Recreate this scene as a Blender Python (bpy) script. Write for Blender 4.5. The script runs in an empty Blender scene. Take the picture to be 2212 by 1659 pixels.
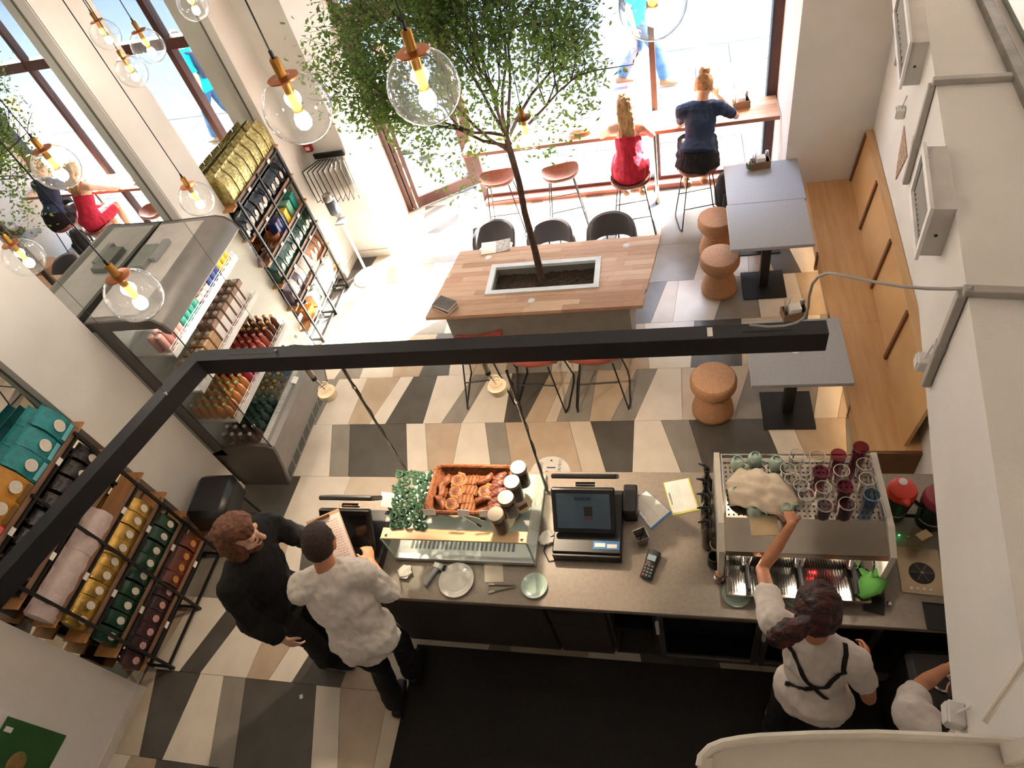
import bpy, math, random
from mathutils import Vector, Matrix, noise
R = math.radians
random.seed(7)
SC = bpy.context.scene
COL = SC.collection

# ---------------------------------------------------------------- camera
CAM_Z, FPX, CX, CY = 4.72, 1410.0, 1106.0, 829.5
cam_rot = Matrix.Rotation(R(22.183), 3, 'Z') @ Matrix.Rotation(R(42.206), 3, 'X') @ Matrix.Rotation(R(-18.46), 3, 'Z')
cd = bpy.data.cameras.new('camera'); cam = bpy.data.objects.new('camera', cd); COL.objects.link(cam)
cd.sensor_width = 36; cd.lens = 36*FPX/2212; cd.clip_start = .05; cd.clip_end = 300
cam.matrix_world = Matrix.Translation((0, 0, CAM_Z)) @ cam_rot.to_4x4()
SC.camera = cam
def ray(px, py): return cam_rot @ Vector(((px-CX)/FPX, -(py-CY)/FPX, -1))
def atz(px, py, z):
    d = ray(px, py); return Vector((0, 0, CAM_Z)) + d*((z-CAM_Z)/d.z)
def aty(px, py, y):
    d = ray(px, py); return Vector((0, 0, CAM_Z)) + d*(y/d.y)
def atx(px, py, x):
    d = ray(px, py); return Vector((0, 0, CAM_Z)) + d*(x/d.x)

# ---------------------------------------------------------------- world, sun, exposure
W = bpy.data.worlds.new('world'); SC.world = W; W.use_nodes = True
nt = W.node_tree; nt.nodes.clear()
out = nt.nodes.new('ShaderNodeOutputWorld'); bg = nt.nodes.new('ShaderNodeBackground'); sky = nt.nodes.new('ShaderNodeTexSky')
sky.sky_type = 'NISHITA'; sky.sun_disc = False; sky.sun_elevation = R(32); sky.sun_rotation = R(45); sky.air_density = 1.0; sky.dust_density = 4.0; sky.ozone_density = .6
bg.inputs['Strength'].default_value = .85
nt.links.new(sky.outputs[0], bg.inputs[0]); nt.links.new(bg.outputs[0], out.inputs[0])
sd = bpy.data.lights.new('sun', 'SUN'); sun = bpy.data.objects.new('sun', sd); COL.objects.link(sun)
sd.energy = 12; sd.angle = R(.6); sd.color = (1, .95, .87)
sun.rotation_euler = Vector((-.60, -.60, -.53)).to_track_quat('-Z', 'Y').to_euler()
sun.location = (6, 12, 8)
SC.view_settings.view_transform = 'Standard'; SC.view_settings.look = 'None'
SC.view_settings.gamma = 1; SC.view_settings.use_curve_mapping = False
SC.view_settings.exposure = 2.8

# ---------------------------------------------------------------- materials
def lin(c):
    if isinstance(c, str):
        c = [int(c[i:i+2], 16)/255 for i in (0, 2, 4)]
    return tuple(((x/12.92) if x <= .04045 else ((x+.055)/1.055)**2.4) for x in c)
MATS = {}
def mat(name, col, rough=.5, metal=0, col2=None, scale=8, stretch=(1, 1, 1), bump=0, bscale=None, emit=0, detail=4, spec=.5, coat=0, kind='noise', lo=.35, hi=.65, sheen=0, trans=0):
    if name in MATS: return MATS[name]
    m = bpy.data.materials.new(name); m.use_nodes = True; n = m.node_tree; L = n.links
    b = n.nodes['Principled BSDF']
    c = lin(col); b.inputs['Roughness'].default_value = rough; b.inputs['Metallic'].default_value = metal
    b.inputs['Specular IOR Level'].default_value = spec; b.inputs['Coat Weight'].default_value = coat
    b.inputs['Sheen Weight'].default_value = sheen
    c2 = lin(col2) if col2 else tuple(x*.88 for x in c)
    tc = n.nodes.new('ShaderNodeTexCoord'); mp = n.nodes.new('ShaderNodeMapping'); mp.inputs['Scale'].default_value = stretch
    L.new(tc.outputs['Object'], mp.inputs[0])
    if kind == 'wave':
        t = n.nodes.new('ShaderNodeTexWave'); t.inputs['Scale'].default_value = scale; t.inputs['Distortion'].default_value = 6; t.inputs['Detail'].default_value = 3
    elif kind == 'voronoi':
        t = n.nodes.new('ShaderNodeTexVoronoi'); t.inputs['Scale'].default_value = scale
    else:
        t = n.nodes.new('ShaderNodeTexNoise'); t.inputs['Scale'].default_value = scale; t.inputs['Detail'].default_value = detail
    L.new(mp.outputs[0], t.inputs['Vector'])
    r = n.nodes.new('ShaderNodeValToRGB'); r.color_ramp.elements[0].position = lo; r.color_ramp.elements[1].position = hi
    r.color_ramp.elements[0].color = (*c2, 1); r.color_ramp.elements[1].color = (*c, 1)
    L.new(t.outputs[0], r.inputs[0]); L.new(r.outputs[0], b.inputs['Base Color'])
    if bump:
        bp = n.nodes.new('ShaderNodeBump'); bp.inputs['Strength'].default_value = bump; bp.inputs['Distance'].default_value = .01
        t2 = n.nodes.new('ShaderNodeTexNoise'); t2.inputs['Scale'].default_value = bscale or scale*4; t2.inputs['Detail'].default_value = 3
        L.new(mp.outputs[0], t2.inputs['Vector']); L.new(t2.outputs[0], bp.inputs['Height']); L.new(bp.outputs[0], b.inputs['Normal'])
    if emit:
        b.inputs['Emission Color'].default_value = (*c, 1); b.inputs['Emission Strength'].default_value = emit
    if trans: b.inputs['Transmission Weight'].default_value = trans
    MATS[name] = m; return m
def glass(name, tint=(1, 1, 1), refl=1.0, dens=0.0, ior=1.45):
    if name in MATS: return MATS[name]
    m = bpy.data.materials.new(name); m.use_nodes = True; n = m.node_tree; L = n.links; n.nodes.clear()
    o = n.nodes.new('ShaderNodeOutputMaterial'); tr = n.nodes.new('ShaderNodeBsdfTransparent'); gl = n.nodes.new('ShaderNodeBsdfGlossy')
    gl.inputs['Roughness'].default_value = .02; tr.inputs[0].default_value = (*tint, 1)
    # Schlick reflectance, the same from both sides of a thin wall
    lw = n.nodes.new('ShaderNodeLayerWeight'); lw.inputs['Blend'].default_value = .5
    pw = n.nodes.new('ShaderNodeMath'); pw.operation = 'POWER'; pw.inputs[1].default_value = 5; L.new(lw.outputs['Facing'], pw.inputs[0])
    f0 = ((ior-1)/(ior+1))**2
    fr = n.nodes.new('ShaderNodeMath'); fr.operation = 'MULTIPLY_ADD'; fr.inputs[1].default_value = 1-f0; fr.inputs[2].default_value = f0; L.new(pw.outputs[0], fr.inputs[0])
    mu = n.nodes.new('ShaderNodeMath'); mu.operation = 'MULTIPLY'; mu.inputs[1].default_value = refl
    nz = n.nodes.new('ShaderNodeTexNoise'); nz.inputs['Scale'].default_value = 3
    bp = n.nodes.new('ShaderNodeBump'); bp.inputs['Strength'].default_value = .04; L.new(nz.outputs[0], bp.inputs['Height']); L.new(bp.outputs[0], gl.inputs['Normal'])
    mx = n.nodes.new('ShaderNodeMixShader')
    L.new(fr.outputs[0], mu.inputs[0]); L.new(mu.outputs[0], mx.inputs[0]); L.new(tr.outputs[0], mx.inputs[1]); L.new(gl.outputs[0], mx.inputs[2])
    last = mx
    if dens:
        df = n.nodes.new('ShaderNodeBsdfDiffuse'); df.inputs[0].default_value = (*[max(.02, t) for t in tint], 1)
        m2 = n.nodes.new('ShaderNodeMixShader'); m2.inputs[0].default_value = dens
        L.new(mx.outputs[0], m2.inputs[1]); L.new(df.outputs[0], m2.inputs[2]); last = m2
    L.new(last.outputs[0], o.inputs[0]); MATS[name] = m; return m
def emis(name, col, s):
    return mat(name, col, .5, emit=s)

# ---------------------------------------------------------------- mesh builder
def rotm(rx=0, ry=0, rz=0): return Matrix.Rotation(rz, 3, 'Z') @ Matrix.Rotation(ry, 3, 'Y') @ Matrix.Rotation(rx, 3, 'X')
class MB:
    def __init__(s): s.v = []; s.f = []
    def add(s, vs, fs):
        o = len(s.v); s.v += [tuple(v) for v in vs]; s.f += [tuple(i+o for i in f) for f in fs]; return s
    def box(s, c, d, rot=None, bev=0):
        x, y, z = d[0]/2, d[1]/2, d[2]/2
        if bev:
            b = min(bev, x*.49, y*.49, z*.49); vs = []
            for sx in (-1, 1):
                for sy in (-1, 1):
                    for sz in (-1, 1):
                        vs += [(sx*(x-b), sy*(y-b), sz*z), (sx*(x-b), sy*y, sz*(z-b)), (sx*x, sy*(y-b), sz*(z-b))]
            def I(a, b_, c_, k): return ((a > 0)*4+(b_ > 0)*2+(c_ > 0))*3+k
            fs = []
            for q in (-1, 1):
                fs.append([I(-1, -1, q, 0), I(1, -1, q, 0), I(1, 1, q, 0), I(-1, 1, q, 0)][::q])
                fs.append([I(-1, q, -1, 1), I(1, q, -1, 1), I(1, q, 1, 1), I(-1, q, 1, 1)][::-q])
                fs.append([I(q, -1, -1, 2), I(q, 1, -1, 2), I(q, 1, 1, 2), I(q, -1, 1, 2)][::q])
            for a in (-1, 1):
                for b_ in (-1, 1):
                    fs.append([I(-1, a, b_, 0), I(1, a, b_, 0), I(1, a, b_, 1), I(-1, a, b_, 1)][::-a*b_])
                    fs.append([I(a, -1, b_, 0), I(a, 1, b_, 0), I(a, 1, b_, 2), I(a, -1, b_, 2)][::a*b_])
                    fs.append([I(a, b_, -1, 1), I(a, b_, 1, 1), I(a, b_, 1, 2), I(a, b_, -1, 2)][::-a*b_])
                    for e in (-1, 1): fs.append([I(a, b_, e, 0), I(a, b_, e, 1), I(a, b_, e, 2)][::a*b_*e])
        else:
            vs = [(-x, -y, -z), (x, -y, -z), (x, y, -z), (-x, y, -z), (-x, -y, z), (x, -y, z), (x, y, z), (-x, y, z)]
            fs = [(3, 2, 1, 0), (4, 5, 6, 7), (0, 1, 5, 4), (1, 2, 6, 5), (2, 3, 7, 6), (3, 0, 4, 7)]
        c = Vector(c)
        vs = [((rot @ Vector(v)) if rot else Vector(v)) + c for v in vs]
        return s.add(vs, fs)
    def b2(s, a, b, bev=0):   # box from corner to corner
        return s.box([(a[i]+b[i])/2 for i in range(3)], [abs(b[i]-a[i]) for i in range(3)], None, bev)
    def prism(s, poly, z0, z1, axis='z'):
        n = len(poly)
        def P(a, b, c): return {'z': (a, b, c), 'y': (a, c, b), 'x': (c, a, b)}[axis]
        vs = [P(a, b, z0) for a, b in poly]+[P(a, b, z1) for a, b in poly]
        fs = [tuple(range(n))[::-1], tuple(range(n, 2*n))]+[(i, (i+1) % n, (i+1) % n+n, i+n) for i in range(n)]
        if axis == 'y': fs = [f[::-1] for f in fs]
        return s.add(vs, fs)
    def lathe(s, prof, c=(0, 0, 0), n=20, rot=None, cap=True, sx=1, sy=1):
        vs = []; c = Vector(c)
        for r, z in prof:
            for i in range(n):
                a = 2*math.pi*i/n; v = Vector((r*math.cos(a)*sx, r*math.sin(a)*sy, z)); vs.append((rot @ v if rot else v)+c)
        fs = [(j*n+i, j*n+(i+1) % n, (j+1)*n+(i+1) % n, (j+1)*n+i) for j in range(len(prof)-1) for i in range(n)]
        if cap: fs += [tuple(range(n))[::-1], tuple(range((len(prof)-1)*n, len(prof)*n))]
        return s.add(vs, fs)
    def cyl(s, a, b, r, n=10, r2=None):
        a = Vector(a); b = Vector(b); d = b-a; q = d.to_track_quat('Z', 'Y').to_matrix()
        return s.lathe([(r, 0), (r if r2 is None else r2, d.length)], a, n, q)
    def tube(s, pts, r, n=8, closed=False, rads=None):
        P = [Vector(p) for p in pts]; N = len(P); vs = []; up = None
        for i, p in enumerate(P):
            t = (P[(i+1) % N]-P[i-1]) if closed else (P[min(i+1, N-1)]-P[max(i-1, 0)])
            t = t.normalized() if t.length else Vector((0, 0, 1))
            if up is None: up = t.orthogonal().normalized()
            up = (up-t*up.dot(t)); up = up.normalized() if up.length > 1e-6 else t.orthogonal().normalized()
            w = t.cross(up); rr = rads[i] if rads else r
            vs += [p+(up*math.cos(2*math.pi*k/n)+w*math.sin(2*math.pi*k/n))*rr for k in range(n)]
        M = N if closed else N-1
        fs = [(i*n+k, i*n+(k+1) % n, ((i+1) % N)*n+(k+1) % n, ((i+1) % N)*n+k) for i in range(M) for k in range(n)]
        if not closed: fs += [tuple(range(n))[::-1], tuple(range((N-1)*n, N*n))]
        return s.add(vs, fs)
    def sph(s, c, r, nu=16, nv=10, sc=(1, 1, 1), rot=None):
        prof = [(max(1e-4, r*math.sin(math.pi*j/nv)), -r*math.cos(math.pi*j/nv)) for j in range(nv+1)]
        q = Matrix.Diagonal(sc); q = (rot @ q) if rot else q
        return s.lathe(prof, c, nu, q)
    def loft(s, pts, ra, rb, wd, n=14, dome=.6):
        P = [Vector(p) for p in pts]; wd = Vector(wd); rings = []
        N = len(P)
        for i, p in enumerate(P):
            t = (P[min(i+1, N-1)]-P[max(i-1, 0)]).normalized()
            a = wd-t*wd.dot(t); a = a.normalized() if a.length > 1e-5 else t.orthogonal().normalized()
            rings.append((p, a, t.cross(a), ra[i], rb[i], t))
        R0 = rings[0]; R1 = rings[-1]; ext = []
        def dm(Rr, sg):
            o = []
            for f in (.92, .7, .38):
                h = math.sqrt(1-f*f)*min(Rr[3], Rr[4])*dome
                o.append((Rr[0]+Rr[5]*h*sg, Rr[1], Rr[2], Rr[3]*f, Rr[4]*f, Rr[5]))
            return o
        rings = dm(R0, -1)[::-1]+rings+dm(R1, 1)
        vs = []
        for p, a, b, x, y, t in rings:
            vs += [p+a*x*math.cos(2*math.pi*k/n)+b*y*math.sin(2*math.pi*k/n) for k in range(n)]
        K = len(rings)
        fs = [(i*n+k, i*n+(k+1) % n, (i+1)*n+(k+1) % n, (i+1)*n+k) for i in range(K-1) for k in range(n)]
        fs += [tuple(range(n))[::-1], tuple(range((K-1)*n, K*n))]
        return s.add(vs, fs)
    def cap(s, a, b, ra, rb, n=12):   # tapered round-ended limb
        a = Vector(a); b = Vector(b); w = (b-a).orthogonal()
        return s.loft([a, (a+b)/2, b], [ra, (ra+rb)/2, rb], [ra, (ra+rb)/2, rb], w, n, 1)
    def move(s, d):
        d = Vector(d); s.v = [tuple(Vector(v)+d) for v in s.v]; return s
    def xf(s, m):
        s.v = [tuple(m @ Vector(v)) for v in s.v]; return s
    def mesh(s, name, smooth=32):
        me = bpy.data.meshes.new(name); me.from_pydata(s.v, [], s.f); me.validate(); me.update()
        if smooth:
            me.shade_smooth(); me.set_sharp_from_angle(angle=R(smooth))
        return me
def link(name, data, material=None, parent=None, loc=None, rz=None):
    o = bpy.data.objects.new(name, data); COL.objects.link(o)
    if material is not None and data is not None:
        data.materials.clear(); data.materials.append(material)
    if parent: o.parent = parent
    if loc is not None: o.location = loc
    if rz is not None: o.rotation_euler = (0, 0, rz)
    return o
def part(name, mb, material, parent, smooth=32, label=None, loc=None, rz=None):
    o = link(name, mb.mesh(name, smooth) if isinstance(mb, MB) else mb, material, parent, loc, rz)
    if label: o['label'] = label
    return o
def tag(o, label, cat, group=None):
    o['label'] = label; o['category'] = cat
    if group: o['group'] = group
    return o
def thing(name, label, cat, loc=(0, 0, 0), rz=0, group=None):
    o = link(name, None, None, None, loc, rz); o.empty_display_size = .1
    return tag(o, label, cat, group)
def solo(name, mb, material, label, cat, loc=(0, 0, 0), rz=0, group=None, smooth=32):
    return tag(link(name, mb.mesh(name, smooth) if isinstance(mb, MB) else mb, material, None, loc, rz), label, cat, group)
def struct(name, mb, material, parent=None, smooth=32):
    o = link(name, mb.mesh(name, smooth), material, parent)
    if not parent: o['kind'] = 'structure'
    return o
def dup(root, loc, rz=0, label=None, group=None):
    r = root.copy(); COL.objects.link(r); r.location = loc; r.rotation_euler = (0, 0, rz)
    if label: r['label'] = label
    if group: r['group'] = group
    for ch in list(root.children):
        c = ch.copy(); COL.objects.link(c); c.parent = r
        for g in ch.children:
            d = g.copy(); COL.objects.link(d); d.parent = c
    return r
ORD = 'first second third fourth fifth sixth seventh eighth ninth tenth eleventh twelfth thirteenth fourteenth fifteenth sixteenth seventeenth eighteenth nineteenth twentieth'.split()
def text(name, s, size, material, parent, loc, rot=(0, 0, 0), extr=.0006):
    cu = bpy.data.curves.new(name, 'FONT'); cu.body = s; cu.size = size; cu.extrude = extr; cu.align_x = 'CENTER'; cu.align_y = 'CENTER'
    o = bpy.data.objects.new(name, cu); COL.objects.link(o)
    dg = bpy.context.evaluated_depsgraph_get(); me = bpy.data.meshes.new_from_object(o.evaluated_get(dg))
    bpy.data.objects.remove(o)
    q = link(name, me, material, parent, loc); q.rotation_euler = rot; return q

# common materials
WHITE = mat('wall_plaster', 'e9e5df', .85, col2='e2ddd5', scale=3, bump=.12, bscale=60)
BEIGE = mat('wall_plaster_beige', 'e3ded8', .85, col2='dcd6cf', scale=2.5, bump=.12, bscale=60)
BLACKM = mat('black_metal', '1c1b1b', .45, .3, scale=20)
BLACKP = mat('black_plastic', '151517', .42, scale=20)
STEEL = mat('brushed_steel', 'c2c0bb', .28, 1, col2='aaa8a4', scale=10, stretch=(1, 30, 1))
CHROME = mat('chrome', 'dcdcdc', .08, 1, scale=3)
BRASS = mat('brass', 'c8964a', .28, 1, col2='b98540', scale=8)
GLASS = glass('clear_glass')
PAPER = mat('white_paper', 'ece6df', .8, scale=10)
WOOD = mat('light_plywood', 'c9955f', .5, col2='b57f49', scale=3, stretch=(1.2, 10, 1), kind='noise')
BROWNF = mat('brown_frame_paint', '4e2d27', .45, col2='432620', scale=6)
# ================================================================ the setting
def xw(y): return -4.20+.035*y          # face of the left wall piers
def xm(y): return -4.27+.03*y           # plane of the mirrors in its niches
def xr(y): return 1.80-.062*(6.155-y)   # right wall
def xf(y): return .584+.165*y           # face of the gallery parapet on the right
CEIL = 5.5
# floor and its tiles -------------------------------------------------------
floor = struct('floor', MB().b2((-4.7, -3, -.12), (2.4, 7.35, -.010)), mat('tile_joint', '8d857b', .8))
TC = {k: mat('floor_tile_'+k, a, .34, col2=b, scale=5, detail=6, bump=.04, bscale=40) for k, a, b in (
    ('dark', '55514c', '4a4641'), ('grey', '8d867d', '807970'), ('light', 'd3cabd', 'cac0b2'), ('tan', 'b3a08b', 'a8947e'), ('beige', 'c4b6a3', 'b9aa96'))}
ROW0, ROWH = .49, .602
rows = {}
def pxrow(k, edges, cols):
    """edges: pairs of floor pixels on each slanting joint; colours between them"""
    y0 = ROW0+ROWH*k; y1 = y0+ROWH; L = []
    for (a, b) in edges:
        p, q = atz(*a, 0), atz(*b, 0); s = (q.x-p.x)/(q.y-p.y)
        L.append((p.x+s*(y0-p.y), p.x+s*(y1-p.y)))
    rows[k] = (L, cols)
def Z(ox, oy, s): return lambda a, b: (ox+a*s, oy+b*s)
z1 = Z(640, 760, .2712); z2 = Z(1200, 760, .2984); z5 = Z(240, 1380, .2984); z6 = Z(380, 1180, .1808)
pxrow(4, [(z1(-90, 545), z1(-160, 950)), (z1(290, 545), z1(265, 950)), (z1(430, 545), z1(415, 950)), (z1(875, 545), z1(885, 950)), (z1(1025, 545), z1(1050, 950)), (z1(1320, 540), z1(1235, 950)), (z1(1500, 538), z1(1555, 950)), (z1(1660, 538), z1(1720, 950)), (z2(90, 478), z2(190, 862)), (z2(245, 478), z2(362, 862)), (z2(570, 478), z2(556, 862)), (z2(755, 474), z2(905, 862)), (z2(960, 474), z2(1080, 862)), (z2(1500, 470), z2(1605, 720)), (z2(1690, 470), z2(1790, 700)), (z2(2100, 470), z2(2110, 700))],
      ['light', 'grey', 'dark', 'light', 'tan', 'light', 'grey', 'tan', 'beige', 'dark', 'light', 'grey', 'dark', 'light', 'tan'])
pxrow(5, [(z1(60, 172), z1(-120, 530)), (z1(350, 200), z1(180, 530)), (z1(545, 255), z1(430, 530)), (z1(800, 250), z1(610, 530)), (z1(950, 172), z1(735, 530)), (z1(1130, 172), z1(1020, 530)), (z1(1370, 250), z1(1180, 530)), (z1(1500, 260), z1(1340, 530)), (z1(1720, 172), z1(1660, 530)), (z1(2020, 172), z1(1830, 530)), (z1(2150, 172), z1(1990, 530)), (z2(130, 150), z2(20, 470)), (z2(300, 150), z2(248, 475)), (z2(560, 180), z2(415, 475)), (z2(745, 105), z2(580, 475)), (z2(910, 97), z2(918, 470)), (z2(1400, 120), z2(1295, 468)), (z2(1900, 260), z2(1870, 462)), (z2(2110, 100), z2(2045, 462))],
      ['grey', 'light', 'tan', 'light', 'dark', 'light', 'grey', 'light', 'dark', 'tan', 'beige', 'grey', 'tan', 'grey', 'light', 'beige', 'grey', 'light'])
pxrow(1, [(z6(-300, 560), z6(-500, 1480)), (z6(255, 560), z6(-300, 1480)), (z6(760, 560), z6(50, 1480)), (z6(1010, 560), z6(300, 1500)), (z6(1270, 560), z6(850, 1560)), (z6(1780, 560), z6(1110, 1590)), (z6(2060, 560), z6(1390, 1615)), (z5(1790, 0), z5(1660, 345)), (z5(2000, 0), z5(1990, 380)), (z5(2300, 100), z5(2250, 400))],
      ['tan', 'light', 'dark', 'light', 'tan', 'light', 'dark', 'tan', 'light'])
pxrow(0, [(z5(0, 270), z5(-140, 860)), (z5(330, 222), z5(200, 860)), (z5(650, 245), z5(360, 893)), (z5(815, 265), z5(705, 925)), (z5(975, 280), z5(885, 925)), (z5(1485, 330), z5(1445, 930)), (z5(1660, 350), z5(1640, 930)), (z5(2010, 380), z5(1900, 930)), (z5(2260, 400), z5(2240, 930))],
      ['beige', 'dark', 'light', 'grey', 'dark', 'light', 'tan', 'beige'])
order = ['light', 'grey', 'tan', 'light', 'dark', 'beige', 'light', 'grey', 'light', 'tan', 'dark', 'light', 'beige', 'grey']
for k in range(-1, 11):
    y0 = ROW0+ROWH*k; y1 = min(y0+ROWH, 7.2)
    if k not in rows: rows[k] = ([], [])
    L, cols = rows[k]; rr = random.Random(30+k); i = rr.randrange(14)
    xl, xh = (-4.2, 1.9)
    if not L:
        L.append((-4.3, -4.25)); 
    pre = []; p = L[0]
    while min(p) > xl:
        w = rr.uniform(.2, .5); p = (p[0]-w, p[1]-w-rr.uniform(-.15, .15)); pre.insert(0, (p, order[i % 14])); i += 1
    post = []; p = L[-1]
    while max(p) < xh:
        w = rr.uniform(.2, .55); sl = rr.uniform(-.16, .2); nb = p[0]+w; ntp = max(p[1]+.12, nb+sl)
        post.append(((nb, ntp), order[i % 14])); p = (nb, ntp); i += 1
    E_ = [a for a, c in pre]+L+[a for a, c in post]; C_ = [c for a, c in pre]+cols+[c for a, c in post]
    g = .0015
    for (a, b), c in zip(zip(E_, E_[1:]), C_):
        if max(b) < -4.15 or min(a) > 1.85 or k == 0 and a[0] > -1.9: continue
        poly = [(a[0]+g, y0+g), (b[0]-g, y0+g), (b[1]-g, y1-g), (a[1]+g, y1-g)]
        poly = [(max(-4.22, min(1.88, x)), y) for x, y in poly]
        cx = sum(q[0] for q in poly)/4; cy = sum(q[1] for q in poly)/4
        m = MB().prism([(x-cx, y-cy) for x, y in poly], -.010, 0)
        part('tile', m, TC[c], floor, 0, loc=(cx, cy, 0))
struct('ceiling', MB().b2((-4.7, -3, CEIL), (3.4, 7.35, CEIL+.15)), WHITE)
# left wall with niches
N_ = [(.95, 2.20), (2.78, 4.10), (4.62, 5.75)]
poly = [(-4.7, -3), (xw(-3), -3)]
for a, b in N_: poly += [(xw(a), a), (xm(a)-.006, a), (xm(b)-.006, b), (xw(b), b)]
poly += [(xw(6.155), 6.155), (xw(6.155), 7.3), (-4.7, 7.3)]
wall_left = struct('wall_left', MB().prism(poly, 0, CEIL), BEIGE, smooth=0)
MIRROR = mat('mirror_silver', 'd8dcd8', .0, 1, scale=1)
SEAM = mat('mirror_edge', '6b665c', .6)
for (a, b), lb in zip(N_, ('mirror panel behind the shelf rack with teal and yellow bags', 'mirror panel behind the open drinks fridge', 'mirror panel behind the rack with gold foil bags')):
    t = thing('mirror_panel', lb, 'mirror', (xm((a+b)/2), (a+b)/2, 0), 0, 'wall mirrors between the piers')
    c = Vector((xm((a+b)/2), (a+b)/2, 0))
    part('mirror_glass', MB().prism([(xm(a)-.006-c.x, a-c.y), (xm(a)-c.x, a-c.y), (xm(b)-c.x, b-c.y), (xm(b)-.006-c.x, b-c.y)], 0.02, CEIL-.4), MIRROR, t, 0)
    for y in (a, b):
        part('edge_trim', MB().box((xm(y)+.003-c.x, y-c.y+(.004 if y == a else -.004), 2.5), (.008, .008, 4.9)), SEAM, t, 0)
# baseboards along the piers
BB = mat('baseboard_paint', 'd9d0c4', .6)
for i, (a, b) in enumerate(((-1, .95), (2.20, 2.78), (4.10, 4.62), (5.75, 6.155))):
    bo = struct('baseboard_left', MB().prism([(xw(a), a), (xw(a)+.014, a), (xw(b)+.014, b), (xw(b), b)], 0, .09), BB, smooth=0)
# window wall: a bay recessed between two blocks
far = MB().b2((-4.0, 6.155, 0), (-3.5, 7.35, CEIL)).b2((1.05, 6.155, 0), (2.4, 7.35, CEIL)).b2((-3.5, 7.05, 3.55), (1.05, 7.35, CEIL))
wall_far = struct('wall_far', far, BEIGE, smooth=0)
struct('baseboard_far', MB().b2((-3.99, 6.135, 0), (-3.5, 6.155, .1)).b2((-3.5, 6.155, 0), (-3.485, 6.95, .1)), BB, smooth=0)
poly = [(xr(-3), -3), (xr(6.155), 6.155), (2.4, 6.155), (2.4, -3)]
struct('wall_right', MB().prism(poly, 0, 2.75), WHITE, smooth=0)
struct('wall_back', MB().b2((-4.7, -3.15, 0), (3.4, -3, CEIL)), BEIGE)
struct('wall_gallery', MB().b2((3.2, -3, 3.0), (3.35, 7.35, CEIL)), BEIGE)
# gallery parapet on the right with its wide ledge
PAR = mat('parapet_paint', 'e8e4de', .8, col2='e1dcd5', scale=2, bump=.1, bscale=50)
poly = [(xf(-1), -1), (xf(6.15), 6.15), (3.2, 6.15), (3.2, -1)]
wall_par = struct('wall_parapet', MB().prism(poly, 2.60, 3.10), PAR, smooth=0)
U = Vector((.165, 1, 0)).normalized(); NRM = Vector((-U.y, U.x, 0))   # along the face, and out into the room
def onface(px, py, off=0):
    d = ray(px, py); n = Vector((1, -.165, 0)); t = (.584+off*-1.0135)/(n.dot(d)); return Vector((0, 0, CAM_Z))+d*t
VENTM = mat('vent_enamel', 'e9e6e1', .5)
VENTD = mat('vent_side', 'cfc9c2', .6)
rotU = Matrix((-U, -NRM, Vector((0, 0, 1)))).transposed()
for k, (nt_, nb_, ft_, lb) in enumerate((((2068, 452), (2033, 556), (2048, 312), 'white louvred wall vent box nearer the grey cable'), ((2009, 90), (1985, 182), (1972, 0), 'white louvred wall vent box at the far end of the parapet'))):
    p = onface(*nt_); q = onface(*nb_); f_ = onface(*ft_); h = abs(p.z-q.z); w = (f_-p).to_2d().length
    t = thing('wall_vent', lb, 'vent', (p.x+U.x*w, p.y+U.y*w, q.z), 0, 'vents on the gallery parapet'); t.rotation_euler = rotU.to_euler()
    D = .075
    part('housing', MB().b2((0, -.03, 0), (w, 0, h)).b2((0, -D+.004, 0), (.004, -.03, h)).b2((w-.004, -D+.004, 0), (w, -.03, h)).b2((.004, -D+.004, 0), (w-.004, -.03, .004)).b2((.004, -D+.004, h-.004), (w-.004, -.03, h)), VENTD, t, 0)
    m = MB(); fr = .018
    part('backing', MB().b2((.004, -.034, .004), (w-.004, -.030, h-.004)), mat('vent_dark_back', '5f5b57', .8), t, 0)
    m.b2((-.012, -D-.008, -.012), (fr, -D+.004, h+.012)).b2((w-fr, -D-.008, -.012), (w+.012, -D+.004, h+.012)).b2((fr, -D-.008, -.012), (w-fr, -D+.004, fr)).b2((fr, -D-.008, h-fr), (w-fr, -D+.004, h+.012))
    part('front_frame', m, VENTM, t, 0)
    n = 11
    sl = MB().box((0, 0, 0), (.005, .020, h-.036), rotm(0, 0, R(-30))).mesh('slat', 0)
    for i in range(n): part('slat', sl, VENTM, t, loc=(fr+(i+.5)*(w-2*fr)/n, -D+.014, h/2))
    part('screw', MB().cyl((w-.001, -D/2, h*.45), (w+.002, -D/2, h*.45), .006), BLACKP, t)
TRUNK = mat('cable_trunking', 'b5afa8', .55, col2='a49d95', scale=4)
def trunk(lb, segs):
    p0 = segs[0][0]; t = thing('cable_trunking', lb, 'trunking', p0, 0, 'cable trunking on the parapet')
    for a, b, on in segs:
        a = Vector(a); b = Vector(b); d = b-a
        if on == 'face': rot = rotU; dims = (.034, .026, d.length)
        else: rot = Matrix((Vector((U.y, -U.x, 0)), U, Vector((0, 0, 1)))).transposed(); dims = (d.length, .034, .026)
        part('channel', MB().box((a+b)/2-Vector(p0), dims, rot, .003), TRUNK, t)
        part('coupler', MB().box(a+d*.55-Vector(p0), [x+.006 if i != (2 if on == 'face' else 0) else .045 for i, x in enumerate(dims)], rot, .003), TRUNK, t)
XD = Vector((U.y, -U.x, 0))
for (a, b, l) in (((2022, 176), (1957, 412), 'upper grey cable trunking bent over the parapet edge beside the vent'), ((2100, 628), (2002, 862), 'lower grey cable trunking bent over the parapet edge below the cable')):
    p = atz(*a, 3.11); p = Vector((xf(p.y)-.016, p.y, 3.10)); q = onface(*b, .015); pb = Vector((p.x, p.y, q.z))
    top = Vector((p.x, p.y, 3.113))
    trunk(l, [(p, pb, 'face'), (top, top+XD*1.6, 'top')])
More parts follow.
